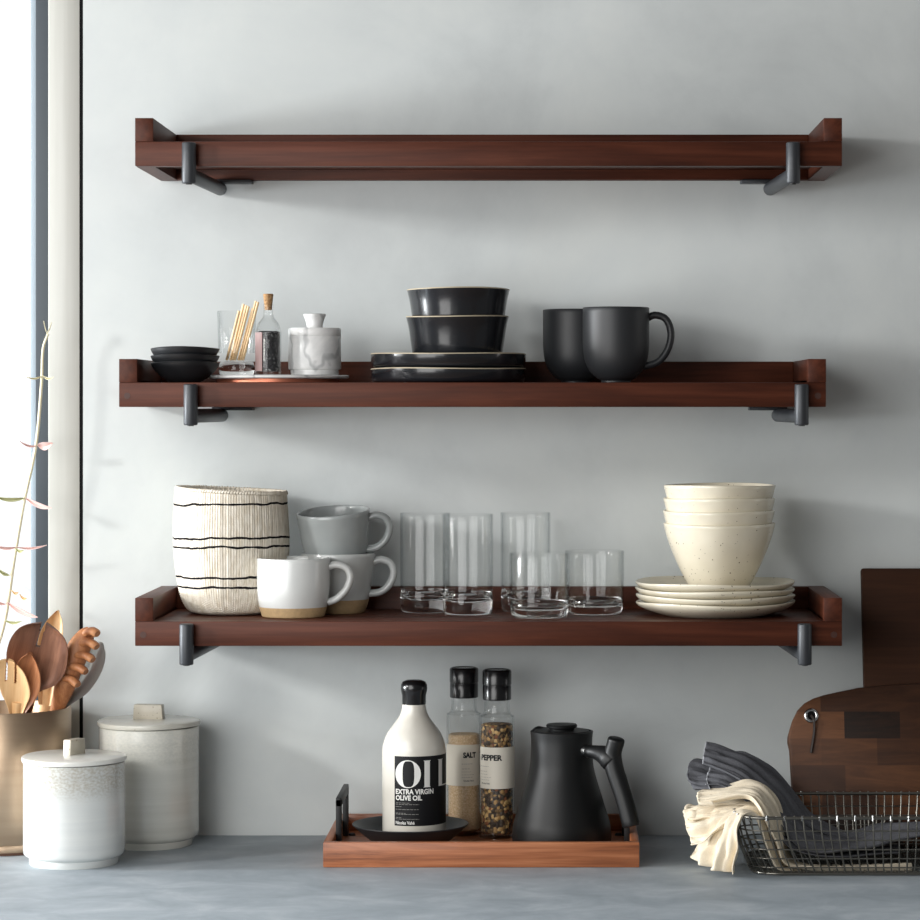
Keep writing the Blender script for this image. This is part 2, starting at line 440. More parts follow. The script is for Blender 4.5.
def open_wall(outer, t, z0):
    """wall of a glass above its solid base, closed section without a floor"""
    o = [(r, z) for r, z in outer if z >= z0]
    r1, z1 = o[-1]
    o += [(r1-t*0.25, z1+t*0.28), (r1-t*0.75, z1+t*0.28)]
    return o+[(r-t, z) for r, z in reversed(o[:-2])]+[o[0]]

def smooth_prof(pts, n): return [(max(v[0], 0), v[1]) for v in cr([(r, z, 0) for r, z in pts], n)]

def grid_sheet(bm, fn, nu, nv, thick):
    """closed thin sheet from fn(u,v)->Vector with thickness"""
    P = [[fn(i/nu, j/nv) for j in range(nv+1)] for i in range(nu+1)]
    Nn = [[None]*(nv+1) for _ in range(nu+1)]
    for i in range(nu+1):
        for j in range(nv+1):
            a = P[min(i+1, nu)][j]-P[max(i-1, 0)][j]; b = P[i][min(j+1, nv)]-P[i][max(j-1, 0)]
            c = a.cross(b); Nn[i][j] = c.normalized() if c.length > 1e-12 else Vector((0, 0, 1))
    A = [[bm.verts.new(P[i][j]+Nn[i][j]*thick/2) for j in range(nv+1)] for i in range(nu+1)]
    B = [[bm.verts.new(P[i][j]-Nn[i][j]*thick/2) for j in range(nv+1)] for i in range(nu+1)]
    for i in range(nu):
        for j in range(nv):
            bm.faces.new((A[i][j], A[i+1][j], A[i+1][j+1], A[i][j+1]))
            bm.faces.new((B[i][j], B[i][j+1], B[i+1][j+1], B[i+1][j]))
    for i in range(nu):
        bm.faces.new((A[i][0], B[i][0], B[i+1][0], A[i+1][0])); bm.faces.new((A[i][nv], A[i+1][nv], B[i+1][nv], B[i][nv]))
    for j in range(nv):
        bm.faces.new((A[0][j], A[0][j+1], B[0][j+1], B[0][j])); bm.faces.new((A[nu][j], B[nu][j], B[nu][j+1], A[nu][j+1]))
    return bm

def text_mesh(s, bold=0.0):
    c = bpy.data.curves.new('lettering', 'FONT'); c.body = s; c.offset = bold; c.resolution_u = 3; c.fill_mode = 'FRONT'
    o = bpy.data.objects.new('lettering', c); COL.objects.link(o)
    bpy.context.view_layer.update()
    dg = bpy.context.evaluated_depsgraph_get()
    me = bpy.data.meshes.new_from_object(o.evaluated_get(dg))
    bpy.data.objects.remove(o); bpy.data.curves.remove(c)
    return me

def wrap_text(s, R, a_deg, width, z0, height, mat, parent, bold=0.02, name='lettering'):
    """text fitted into width (arc) x height, wrapped on a cylinder facing -y, starting at a_deg"""
    me = text_mesh(s, bold)
    xs = [v.co.x for v in me.vertices]; ys = [v.co.y for v in me.vertices]
    x0, x1, y0, y1 = min(xs), max(xs), min(ys), max(ys)
    for v in me.vertices:
        a = radians(a_deg)+(v.co.x-x0)/(x1-x0)*width/R; zz = z0+(v.co.y-y0)/(y1-y0)*height
        v.co = (R*sin(a), -R*cos(a), zz)
    return link(name, me, mat, parent)

def wrap_patch(bm, R, a0, a1, z0, z1, n=12):
    """thin strip on a cylinder between two angles (degrees, 0 faces the camera, + to the right)"""
    vs_ = []
    for i in range(n+1):
        a = radians(a0+(a1-a0)*i/n); vs_.append((bm.verts.new((R*sin(a), -R*cos(a), z0)), bm.verts.new((R*sin(a), -R*cos(a), z1))))
    for a, b in zip(vs_, vs_[1:]): bm.faces.new((a[0], b[0], b[1], a[1]))
    return bm

def wrap_label(bm, R, t, a0, a1, z0, z1, n=40):
    pts = [(radians(a0+(a1-a0)*i/n)) for i in range(n+1)]
    q = []
    for a in pts:
        q.append([bm.verts.new((r*sin(a), -r*cos(a), z)) for r, z in ((R, z0), (R+t, z0), (R+t, z1), (R, z1))])
    for a, b in zip(q, q[1:]):
        for k in range(4):
            l = (k+1) % 4; bm.faces.new((a[k], b[k], b[l], a[l]))
    bm.faces.new(q[0]); bm.faces.new(q[-1][::-1])
    return bm

# ------------------------------------------------------------------ the setting
WX = X(83, 0)
bm = NB()
box(bm, WX, 4.5, 0, 0.16, 0, 3.4); box(bm, -4.5, -1.98, 0, 0.16, 0, 3.4)
box(bm, -1.98, WX, 0, 0.16, 2.75, 3.4); box(bm, -1.98, WX, 0, 0.16, 0, 0.86)
props(link('wall_back', bm, M_wall), kind='structure')
bm = NB(); box(bm, -4.5, 4.5, -5.5, 0.16, -0.1, 0)
props(link('floor', bm, M_floor), kind='structure')

win = thing('window_1', 'tall window with cream casing and slate grey sash left of the shelves', 'window', (0, 0, 0), kind='structure')
bm = NB()
xf0, xf1 = X(48, 0), X(80, 0)
box(bm, xf0, xf1, 0.0, 0.14, 0.9, 2.75, 0.002)
box(bm, -1.98, -1.98+0.044, 0.0, 0.14, 0.9, 2.75, 0.002)
box(bm, -1.936, xf0, 0.0, 0.14, 2.70, 2.75, 0.002)
link('casing', bm, M_cream, win, 40)
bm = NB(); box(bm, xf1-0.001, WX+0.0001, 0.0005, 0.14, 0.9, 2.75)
link('gap_shade', bm, M_black, win)  # flush black strip painted as the shade in the wall-to-casing gap
bm = NB()
xs0 = X(35.5, 0.03)
box(bm, xs0, xf0+0.004, 0.03, 0.09, 0.9, 2.70, 0.0015); box(bm, -1.94, -1.90, 0.03, 0.09, 0.9, 2.70, 0.0015)
box(bm, -1.90, xs0, 0.03, 0.09, 0.9, 0.945, 0.0015); box(bm, -1.90, xs0, 0.03, 0.09, 2.66, 2.70, 0.0015)
link('sash', bm, M_sash, win, 40)
bm = NB(); box(bm, X(30.5, 0.045), xs0+0.001, 0.045, 0.08, 0.945, 2.66, 0.0015)
link('glazing_bead', bm, M_bead, win, 40)
bm = NB(); box(bm, -1.90, X(31, 0.06), 0.058, 0.064, 0.945, 2.66)
link('pane', bm, M_pane, win)

bm = NB(); box(bm, -2.6, 2.6, -0.72, -0.0005, 0.86, 0.9, 0.003)
props(link('countertop', bm, M_counter, None, 40), 'long blue-grey stone countertop running below the shelves', 'countertop')
bm = NB(); box(bm, -2.6, 2.6, -0.66, -0.0005, 0.0, 0.86, 0.003)
props(link('base_cabinet', bm, M_cream, None, 40), 'plain cream base cabinet carrying the stone countertop', 'cabinet')

# ------------------------------------------------------------------ shelves
LEN = 0.914
def shelf(px0, py_bottom, label):
    x0 = X(px0, -0.24); z0 = Z(py_bottom, -0.24)
    t = thing('wall_shelf', label, 'shelf', (x0, 0, z0), group=None)
    e = 0.0235; lipz = 0.0317; top = 0.0621
    bm = NB(); box(bm, e, LEN-e, -0.222, -0.02, lipz-0.018, lipz, 0.0006); link('board', bm, M_shelf, t, 40)
    bm = NB(); box(bm, 0, LEN, -0.24, -0.222, 0, lipz, 0.0009); link('front_lip', bm, M_shelf, t, 40)
    bm = NB(); box(bm, e, LEN-e, -0.02, -0.0005, 0, top, 0.0009); link('back_rail', bm, M_shelf, t, 40)
    for a, b in ((0, e), (LEN-e, LEN)):
        bm = NB(); box(bm, a, b, -0.24, -0.0005, lipz, top, 0.0006); box(bm, a, b, -0.2219, -0.0005, 0, lipz+0.003); link('end_panel', bm, M_shelf_end, t, 40)
    for xx in ((0.0105, LEN-0.0105) if py_bottom > 200 else ()):
        bm = NB(); rod(bm, (xx, -0.2404, 0.0145), (xx, -0.236, 0.0145), 0.0042, 16); link('wood_plug', bm, M_plug, t, 40)
    return t, x0, z0
SH1, SX1, SZ1 = shelf(135, 166, 'empty dark brown wooden shelf, topmost of the three on the wall')
SH2, SX2, SZ2 = shelf(119, 407, 'middle dark brown wooden shelf carrying black dishes and mugs')
SH3, SX3, SZ3 = shelf(135, 646, 'lowest dark brown wooden shelf carrying glasses and cream dishes')
B2, B3 = SZ2+0.0317, SZ3+0.0317          # board tops

def bracket(px, zs, inward, label):
    x = X(px, -0.249)
    t = thing('shelf_bracket', label, 'bracket', (x, 0, zs), group='steel brackets under the wall shelves')
    r = 0.0091
    bm = NB(); rod(bm, (0, -0.2495, -0.0235), (0, -0.2495, 0.0295), r, 24, 0.0016); link('front_post', bm, M_bracket, t, 50)
    bm = NB(); rod(bm, (0, -0.2495, -0.0115), (inward*0.011, -0.006, -0.0115), 0.0092, 24, 0.001); link('arm', bm, M_bracket, t, 50)
    bm = NB(); box(bm, min(0, inward*0.052), max(0, inward*0.056), -0.03, -0.0008, -0.0048, -0.0003, 0.0008); link('mounting_plate', bm, M_bracket, t, 40)
    bm = NB(); rod(bm, (0.0, -0.2495, -0.0246), (0.0, -0.2495, -0.0225), 0.0042, 12); link('screw_cap', bm, M_iron, t, 40)
for px, zs, s, lb in ((189, SZ1, 1, 'grey steel bracket under the left end of the empty top shelf'), (793, SZ1, -1, 'grey steel bracket under the right end of the empty top shelf'),
                      (190.7, SZ2, 1, 'grey steel bracket below the small black bowls on the middle shelf'), (801.6, SZ2, -1, 'grey steel bracket under the right end of the middle shelf'),
                      (186.5, SZ3, 1, 'grey steel bracket under the lowest shelf, below the woven basket'), (804.6, SZ3, -1, 'grey steel bracket under the lowest shelf, below the cream plates')):
    bracket(px, zs, s, lb)

# ------------------------------------------------------------------ middle shelf
def wobble(amp, h, k=2, ph=0.0, ramp=0.0):
    def f(t, r, z): return (r*(1+ramp*cos(t*3+ph)*z/h), z+amp*(z/h)**2*cos(k*t+ph))
    return f

# small black bowls
def small_bowl(label, x, y, z, ph):
    t = thing('small_bowl', label, 'bowl', (x, y, z), group='small black bowls at the left of the middle shelf')
    out_ = smooth_prof([(0.018, 0), (0.021, 0.0012), (0.030, 0.007), (0.038, 0.0145), (0.0432, 0.0215), (0.0452, 0.0268)], 18)
    link('body', lathe(NB(), vessel(out_, 0.003, 0.005), 64, wobble(0.0011, 0.027, 2, ph)), M_bowlblack, t, 50)
xb = X(185.3, -0.17)
for i, lb in enumerate(('bottom small black bowl of the stack of three', 'small black bowl in the middle of the stack of three', 'top small black bowl of the stack of three, its rim dipping')):
    small_bowl(lb, xb, -0.172, B2+i*0.0094, 2.6+i*0.3)

# marble board on a copper base
xt, yt = X(278, -0.12), -0.118
t = thing('serving_board', 'round white marble board on a copper base holding the salt set', 'tray', (xt, yt, B2))
link('copper_base', lathe(NB(), [(0, 0), (0.080, 0), (0.0815, 0.001), (0.0815, 0.0055), (0.080, 0.006), (0, 0.006)], 72), M_copper, t, 40)
link('marble_top', lathe(NB(), [(0, 0.006), (0.093, 0.006), (0.0945, 0.0075), (0.0945, 0.0093), (0.093, 0.0105), (0, 0.0105)], 72), M_marble, t, 40)
ZT = B2+0.0105
# tumbler with sticks
xg, yg = X(237, -0.115), -0.118
t = thing('tumbler', 'clear glass tumbler holding wooden sticks on the marble board', 'glass', (xg, yg, ZT))
o_ = [(0.0195, 0), (0.0225, 0.001), (0.0238, 0.006), (0.0245, 0.03), (0.0258, 0.0855)]
link('glass_body', lathe(NB(), open_wall(o_, 0.0016, 0.012), 56), M_thin, t, 60)
link('thick_base', lathe(NB(), [(0, 0.0005)]+[p for p in o_ if p[1] < 0.012]+[(0.0238, 0.012), (0.0222, 0.0175), (0.019, 0.0185), (0, 0.0185)], 56), M_glass, t, 60)
names = ('leftmost', 'second from the left', 'third from the left', 'middle', 'third from the right', 'second from the right', 'rightmost')
for i in range(7):
    bx = xg-0.0125+0.0036*i; by = yg-0.008+0.011*((i*5) % 3)/2
    tx = xg+0.0045+0.0042*i; ty = by+0.003*((i*7) % 3-1)
    p0 = Vector((bx, by, ZT+0.0200)); p1 = Vector((tx, ty, ZT+0.086+0.0028*((i*3) % 4)+0.001*i))
    d = p1-p0
    o = link('wooden_stick', tube(NB(), [(0, 0, 0), (0, 0, d.length)], 0.0019, 6), M_stick, None, 40)
    o.location = p0; o.rotation_euler = d.to_track_quat('Z', 'Y').to_euler()
    props(o, 'pale wooden stick in the glass tumbler, %s of the seven' % names[i], 'stick', 'wooden sticks in the tumbler')
# cork bottle
xk, yk = X(268.7, -0.155), -0.16
t = thing('spice_bottle', 'small corked glass bottle of black salt on the marble board', 'bottle', (xk, yk, ZT))
o_ = smooth_prof([(0.0155, 0), (0.0168, 0.001), (0.0170, 0.004), (0.0170, 0.050), (0.0166, 0.058), (0.0135, 0.068), (0.0078, 0.076), (0.0064, 0.083), (0.0066, 0.093)], 40)
link('glass_body', lathe(NB(), vessel(o_, 0.0013, 0.0045), 48), M_thin, t, 60)
link('black_salt', lathe(NB(), [(0, 0.0048), (0.0152, 0.0048), (0.0154, 0.006), (0.0154, 0.0565), (0.013, 0.058), (0, 0.058)], 40), M_grain, t, 40)
link('cork', lathe(NB(), [(0, 0.086), (0.0049, 0.086), (0.0052, 0.092), (0.0068, 0.106), (0.0062, 0.1072), (0, 0.1072)], 32), M_cork, t, 40)
link('paper_label', wrap_label(NB(), 0.0171, 0.0002, -88, -22, 0.005, 0.056), M_mauve, t)
bm = NB(); random.seed(3)
zz = 0.018
while zz < 0.047:
    hh = random.uniform(0.0012, 0.0022); wrap_patch(bm, 0.01745, -16, -16+random.uniform(5, 8), zz, zz+hh*0.55, 2); zz += hh
link('label_print', bm, M_white, t)
# marble salt cellar
xm, ym = X(315, -0.12), -0.125
t = thing('salt_cellar', 'round white marble salt cellar with flared lid knob', 'salt cellar', (xm, ym, ZT))
link('jar', lathe(NB(), [(0, 0), (0.031, 0), (0.0318, 0.0008), (0.032, 0.0075), (0.0345, 0.0078), (0.0352, 0.0088), (0.0352, 0.0516), (0.0350, 0.0519), (0, 0.0519)], 64), M_marble, t, 35)
lid = link('lid', lathe(NB(), [(0, 0.0520), (0.0350, 0.0520), (0.0352, 0.0523), (0.0352, 0.0605), (0.034, 0.0628), (0, 0.0635)], 64), M_marble, t, 40)
link('lid_knob', lathe(NB(), smooth_prof([(0.0105, 0.0625), (0.0108, 0.066), (0.0120, 0.072), (0.0148, 0.0795), (0.0150, 0.0812)], 12)+[(0.014, 0.082), (0, 0.0822)], 40), M_marble, lid, 50)

# black plates and bowls
xp, yp = X(448.5, -0.125), -0.128
PH = 0.0196
def black_plate(label, z, ph):
    t = thing('dinner_plate', label, 'plate', (xp, yp, z), group='black plates under the black bowls')
    w_ = wobble(0.0006, PH, 3, ph)
    pr = [(0, 0), (0.094, 0), (0.1005, 0.002), (0.1028, 0.006), (0.1034, PH-0.0014), (0.1010, PH-0.0014), (0.0995, 0.010), (0.096, 0.008), (0, 0.008)]
    link('body', lathe(NB(), pr, 96, w_), M_blackware, t, 45)
    link('rim', lathe(NB(), [(0.1010, PH-0.0015), (0.1034, PH-0.0015), (0.1035, PH-0.0006), (0.1030, PH), (0.1014, PH), (0.1009, PH-0.0006), (0.1010, PH-0.0015)], 96, w_), M_creamrim, t, 60)['label'] = 'bare cream rim'
black_plate('lower of the two shallow black plates under the black bowls', B2, 0.4)
black_plate('upper of the two shallow black plates, carrying the black bowls', B2+PH, 1.9)
BH = 0.0605
def black_bowl(label, z, ph, dx=0):
    t = thing('cereal_bowl', label, 'bowl', (xp+0.012+dx, yp, z), group='black bowls on the black plates')
    w_ = wobble(0.0008, BH, 2, ph)
    o_ = smooth_prof([(0.050, 0), (0.0555, 0.0016), (0.0592, 0.007), (0.0612, 0.02), (0.0650, 0.045), (0.0683, BH-0.0012)], 20)
    link('body', lathe(NB(), vessel(o_, 0.0036, 0.006), 80, w_), M_blackware, t, 50)
    r = 0.0683
    link('rim', lathe(NB(), [(r-0.003, BH-0.0012), (r+0.0002, BH-0.0012), (r+0.0002, BH-0.0002), (r-0.0006, BH+0.0004), (r-0.0026, BH+0.0004), (r-0.0031, BH-0.0004), (r-0.003, BH-0.0012)], 80, w_), M_creamrim, t, 60)['label'] = 'bare cream rim'
black_bowl('lower black bowl resting on the black plates', B2+PH+0.0082, 0.8)
black_bowl('upper black bowl stacked inside the lower black bowl', B2+PH+0.0082+0.0368, 2.4, 0.0012)

# charcoal mugs
def charcoal_mug(label, px, y, rz):
    t = thing('charcoal_mug', label, 'mug', (X(px, y), y, B2), rz, 'charcoal mugs on the middle shelf')
    h = 0.0985
    o_ = smooth_prof([(0.0185, 0), (0.0195, 0.0008), (0.0200, 0.0035), (0.0265, 0.0072), (0.0360, 0.0175), (0.0415, 0.031), (0.0437, 0.048), (0.0440, 0.07), (0.0440, h)], 44)
    link('body', lathe(NB(), vessel(o_, 0.0035, 0.010), 80), M_mattblack, t, 60)
    hp = cr([(0.042, 0, 0.086), (0.052, 0, 0.0895), (0.066, 0, 0.084), (0.0725, 0, 0.066), (0.0685, 0, 0.045), (0.056, 0, 0.0285), (0.036, 0, 0.0215)], 36)
    link('handle', tube(NB(), hp, 0.0048, 14, flat=1.25, up=(0, 0, 1)), M_mattblack, t, 60)
charcoal_mug('charcoal mug in front, its ear handle pointing right', 616, -0.165, 0.0)
charcoal_mug('charcoal mug standing half hidden behind another mug', 575.5, -0.082, radians(38))

# ------------------------------------------------------------------ lowest shelf
# woven basket
xb, yb = X(231.5, -0.1), -0.1
t = thing('woven_basket', 'off-white woven basket with thin black stripes on the lowest shelf', 'basket', (xb, yb, B3))
HB = 0.165
prof = smooth_prof([(0.046, 0.001), (0.058, 0.006), (0.067, 0.022), (0.0738, 0.055), (0.0764, 0.095), (0.0755, 0.13), (0.0732, HB)], 160)
NR = 132
bm = NB()
rng = random.Random(5)
jit = [rng.uniform(-0.0005, 0.0005) for _ in range(NR)]
def wv(th, r, z):
    k = int(th/(2*pi)*NR) % NR
    row = int(z/0.0034)
    a = cos(th*NR)*0.00042+0.0005*cos(z/0.0030*2*pi+pi*(k % 2))+jit[k]*0.7
    sh = 0.0012*sin(th*2+0.6)+0.0008*sin(th*3+z*30)
    tilt = -0.0035*cos(th)*(z/HB)
    return (r+a+sh*z/HB, z+tilt)
lathe(bm, [(0, 0.0012)]+prof+[(0.0715, HB+0.001), (0.0700, HB-0.002)]+[(max(r-0.0045, 0.01), z+0.003) for r, z in reversed(prof[:-3:4])]+[(0, 0.005)], NR*4, wv)
link('body', bm, M_basket, t, 180)
bm = NB()
for j in range(120):
    a = 2*pi*j/120; a2 = a+0.075
    z = HB+0.0005-0.0035*cos(a)
    tube(bm, [(0.0744*cos(a), 0.0744*sin(a), z-0.002), (0.0734*cos(a+.03), 0.0734*sin(a+.03), z+0.0012+rng.uniform(-.0004, .0006)), (0.0714*cos(a2), 0.0714*sin(a2), z-0.001)], 0.0017, 6)
link('rim_binding', bm, M_twine if False else M_basket, t, 180)

# mugs with clay foot
def stoneware(name, label, loc, mat, outer, h, t_, hnd, rot=(0, 0, 0), group=None, hr=0.0050):
    t = thing(name, label, 'mug', loc, rot=rot, group=group)
    link('body', lathe(NB(), vessel(outer, t_, 0.006), 80), mat, t, 60)
    link('handle', tube(NB(), cr(hnd, 32), hr, 14, flat=1.5, up=(0, 0, 1)), mat, t, 60)
    return t
om = smooth_prof([(0.039, 0), (0.0412, 0.0012), (0.0428, 0.006), (0.0450, 0.014), (0.0472, 0.028), (0.0482, 0.05), (0.0483, 0.0768)], 30)
stoneware('coffee_mug', 'white mug with a bare tan base in front of the stacked grey cups', (X(293.3, -0.155), -0.155, B3), M_whitemug, om, 0.0774, 0.0036,
          [(0.0465, 0, 0.066), (0.058, 0, 0.0685), (0.0705, 0, 0.064), (0.0755, 0, 0.052), (0.070, 0, 0.036), (0.058, 0, 0.024), (0.0455, 0, 0.019)], (0, 0, 0))
oc = smooth_prof([(0.0335, 0), (0.0352, 0.001), (0.0385, 0.008), (0.0412, 0.018), (0.0440, 0.034), (0.0468, 0.056), (0.0498, 0.0795)], 30)
ch = [(0.0470, 0, 0.068), (0.058, 0, 0.0715), (0.0705, 0, 0.066), (0.0745, 0, 0.053), (0.069, 0, 0.038), (0.057, 0, 0.028), (0.0415, 0, 0.0255)]
stoneware('coffee_mug', 'pale grey cup with a tan base, lower of the stacked two', (X(338.5, -0.08), -0.082, B3), M_palemug, oc, 0.08, 0.0034, ch, (0, 0, 0))
stoneware('coffee_mug', 'mid grey cup tilted on top of the lower stacked cup', (X(337, -0.082), -0.080, B3+0.0575), M_greymug, oc, 0.08, 0.0034, ch, (radians(7.0), radians(-3.6), 0))

# glasses
def tall_glass(label, px, y):
    t = thing('highball_glass', label, 'glass', (X(px, y), y, B3), group='tall clear glasses on the lowest shelf')
    o_ = [(0.0270, 0), (0.0298, 0.0006), (0.0318, 0.0026), (0.0328, 0.0065), (0.0333, 0.014), (0.0336, 0.03), (0.0337, 0.08), (0.0337, 0.1335)]
    o_ = smooth_prof(o_, 36)
    link('glass_body', lathe(NB(), open_wall(o_, 0.0017, 0.0290), 80), M_thin, t, 60)
    link('thick_base', lathe(NB(), [(0, 0.0012), (0.020, 0.0010)]+[p for p in o_ if p[1] < 0.0290]+[(0.0322, 0.0300), (0.0316, 0.0270), (0.0300, 0.0232), (0.026, 0.0195), (0.018, 0.0170), (0, 0.0160)], 80), M_glass, t, 60)
tall_glass('tall clear glass leftmost of the glasses, next to the grey cups', 425, -0.075)
tall_glass('tall clear glass second from the left among the glasses', 467.8, -0.116)
tall_glass('tall clear glass standing behind a low tumbler', 525.5, -0.060)
def low_glass(label, px, y):
    t = thing('rocks_glass', label, 'glass', (X(px, y), y, B3), group='low clear tumblers on the lowest shelf')
    o_ = smooth_prof([(0.0310, 0), (0.0345, 0.0006), (0.0368, 0.003), (0.0382, 0.008), (0.0391, 0.018), (0.0396, 0.04), (0.0397, 0.084)], 36)
    link('glass_body', lathe(NB(), open_wall(o_, 0.0018, 0.0200), 80), M_thin, t, 60)
    link('thick_base', lathe(NB(), [(0, 0.0012), (0.024, 0.0010)]+[p for p in o_ if p[1] < 0.0200]+[(0.0377, 0.0210), (0.0370, 0.0182), (0.0350, 0.0150), (0.030, 0.0122), (0.018, 0.0105), (0, 0.010)], 80), M_glass, t, 60)
low_glass('low clear tumbler in front of a tall glass', 539.5, -0.165)
low_glass('low clear tumbler rightmost of the glasses, near the cream plates', 594.5, -0.105)

# cream plates
xp3, yp3 = X(715, -0.128), -0.128
def cream_plate(label, z, ph, dx):
    t = thing('cream_plate', label, 'plate', (xp3+dx, yp3, z), group='speckled cream plates on the lowest shelf')
    pr = [(0, 0.0), (0.066, 0.0), (0.069, 0.0006), (0.082, 0.0045), (0.094, 0.0088), (0.102, 0.0130), (0.1052, 0.0160), (0.1062, 0.0182), (0.1055, 0.0194), (0.1038, 0.0192), (0.098, 0.0152), (0.088, 0.0106), (0.075, 0.0072), (0.06, 0.0058), (0, 0.0055)]
    link('body', lathe(NB(), pr, 110, wobble(0.0011, 0.0194, 3, ph, 0.006)), M_creamware, t, 60)
for i, lb in enumerate(('bottom speckled cream plate of the stack of four', 'speckled cream plate second from the bottom of the stack', 'speckled cream plate third from the bottom of the stack', 'top speckled cream plate, directly under the cream bowls')):
    cream_plate(lb, B3+i*0.0088, i*1.7+0.4, (0, 0.0008, 0.0004, -0.0003)[i])
def cream_bowl(label, z, ph, dx):
    t = thing('cream_bowl', label, 'bowl', (xp3+dx+0.0055, yp3, z), group='speckled cream bowls on the cream plates')
    o_ = smooth_prof([(0.033, 0), (0.0365, 0.001), (0.0425, 0.010), (0.0545, 0.033), (0.0640, 0.055), (0.0705, 0.0735), (0.0745, 0.0888)], 26)
    link('body', lathe(NB(), vessel(o_, 0.0040, 0.007), 96, wobble(0.0007, 0.089, 2, ph, 0.003)), M_creamware, t, 60)
zb = B3+3*0.0088+0.006
for i, (lb, dx) in enumerate((('bottom cream bowl of the stack, its whole side visible', 0), ('cream bowl second from the bottom of the stack', -0.0005), ('cream bowl third from the bottom of the stack', 0.0003), ('top cream bowl of the stack on the cream plates', 0.0008))):
    cream_bowl(lb, zb+i*0.0172, i*1.3, dx)

# ------------------------------------------------------------------ counter, left: canisters, crock of utensils, plant
CT = 0.9
def canister(name, label, px, y, r, h, mat, lidmat, krot, foot, kz, kw):
    t = thing(name, label, 'canister', (X(px, y), y, CT))
    bz = h-0.0085
    pr = [(0, 0), (r*foot, 0), (r*foot+0.001, 0.0015), (r*foot+0.001, 0.009), (r-0.003, 0.0115), (r-0.0008, 0.0145), (r-0.0004, 0.02), (r-0.0004, bz-0.001), (r-0.0015, bz), (r-0.006, bz), (r-0.006, 0.02), (r-0.02, 0.012), (0, 0.012)]
    link('jar', lathe(NB(), pr, 96), mat, t, 35)
    lp = [(0, bz+0.0004), (r-0.004, bz+0.0004), (r+0.0012, bz+0.0012), (r+0.0020, bz+0.004), (r+0.0014, bz+0.0068), (r-0.0015, h-0.0004), (0, h+0.0008)]
    lid = link('lid', lathe(NB(), lp, 96, lambda a, rr, z: (rr, z+0.0004*cos(2*a+1))), lidmat, t, 50)
    bm = NB()
    box(bm, -kw/2, kw/2, -0.0065, 0.0065, h-0.001, h+kz, 0.0016)
    for v in bm.verts:
        if v.co.z > h+kz*0.6: v.co.x *= 0.93
    k = link('lid_handle', bm, M_knob, lid, 40); k.rotation_euler = (0, 0, krot)
canister('canister', 'short white speckled stoneware canister in front, its lid handle turned edge-on', 74.2, -0.232, 0.0658, 0.140, M_can_small, M_lid_small, radians(58), 0.86, 0.0205, 0.030)
canister('canister', 'taller grey stoneware canister near the wall behind the white one', 149, -0.078, 0.0675, 0.1685, M_can_tall, M_lid_tall, radians(-8), 0.86, 0.0205, 0.042)

yc, rc = -0.094, 0.088
xc = X(5, yc)
hc = 0.187
t = thing('utensil_crock', 'round brushed brass crock full of wooden utensils by the window', 'crock', (xc, yc, CT))
link('body', lathe(NB(), [(0, 0), (rc-0.003, 0), (rc-0.001, 0.001), (rc, 0.004), (rc, 0.012), (rc-0.0008, 0.013), (rc, 0.014), (rc, hc-0.001), (rc-0.0008, hc), (rc-0.0022, hc), (rc-0.003, hc-0.001), (rc-0.003, 0.006), (0, 0.005)], 120), M_brass, t, 40)
link('base_ring', lathe(NB(), [(rc-0.001, 0.0002), (rc+0.0009, 0.0002), (rc+0.0009, 0.0035), (rc-0.001, 0.0035), (rc-0.001, 0.0002)], 120), Mat('dark bronze', rgb(84, 58, 44), 0.5, 0.4), t, 40)

def paddle(bm, rows, thick, bow, slots=(), nu=44, nv=40):
    """spoon-like head: rows of (z, x_left, x_right); bowed across; slots are (x0,x1,z0,z1)"""
    R = cr(rows, nu)
    def pt(i, j, s):
        z, a, b = R[i]; f = j/nv*2-1
        x = (a+b)/2+(b-a)/2*f
        edge = (1-f*f)
        y = bow*(1-edge)*(-1)+bow*0.5*((z-R[0][0])/(R[-1][0]-R[0][0])-0.5)*-1
        th = thick*(0.35+0.65*max(edge, 0)**0.5)/2
        return Vector((x, y+s*th, z))
    A = [[None]*(nv+1) for _ in range(nu+1)]; B = [[None]*(nv+1) for _ in range(nu+1)]
    keep = {}
    for i in range(nu):
        for j in range(nv):
            c = (pt(i, j, 0)+pt(i+1, j+1, 0))/2
            keep[i, j] = not any(x0 < c.x < x1 and z0 < c.z < z1 for x0, x1, z0, z1 in slots)
    for i in range(nu+1):
        for j in range(nv+1):
            if any(keep.get((i-a, j-b), False) for a in (0, 1) for b in (0, 1)):
                A[i][j] = bm.verts.new(pt(i, j, -1)); B[i][j] = bm.verts.new(pt(i, j, 1))
    for (i, j), k in keep.items():
        if not k: continue
        bm.faces.new((A[i][j], A[i][j+1], A[i+1][j+1], A[i+1][j])); bm.faces.new((B[i][j], B[i+1][j], B[i+1][j+1], B[i][j+1]))
        for (di, dj), (p, q) in (((-1, 0), ((i, j), (i, j+1))), ((1, 0), ((i+1, j+1), (i+1, j))), ((0, -1), ((i+1, j), (i, j))), ((0, 1), ((i, j+1), (i+1, j+1)))):
            if not keep.get((i+di, j+dj), False):
                bm.faces.new((A[p[0]][p[1]], B[p[0]][p[1]], B[q[0]][q[1]], A[q[0]][q[1]]))
    return bm

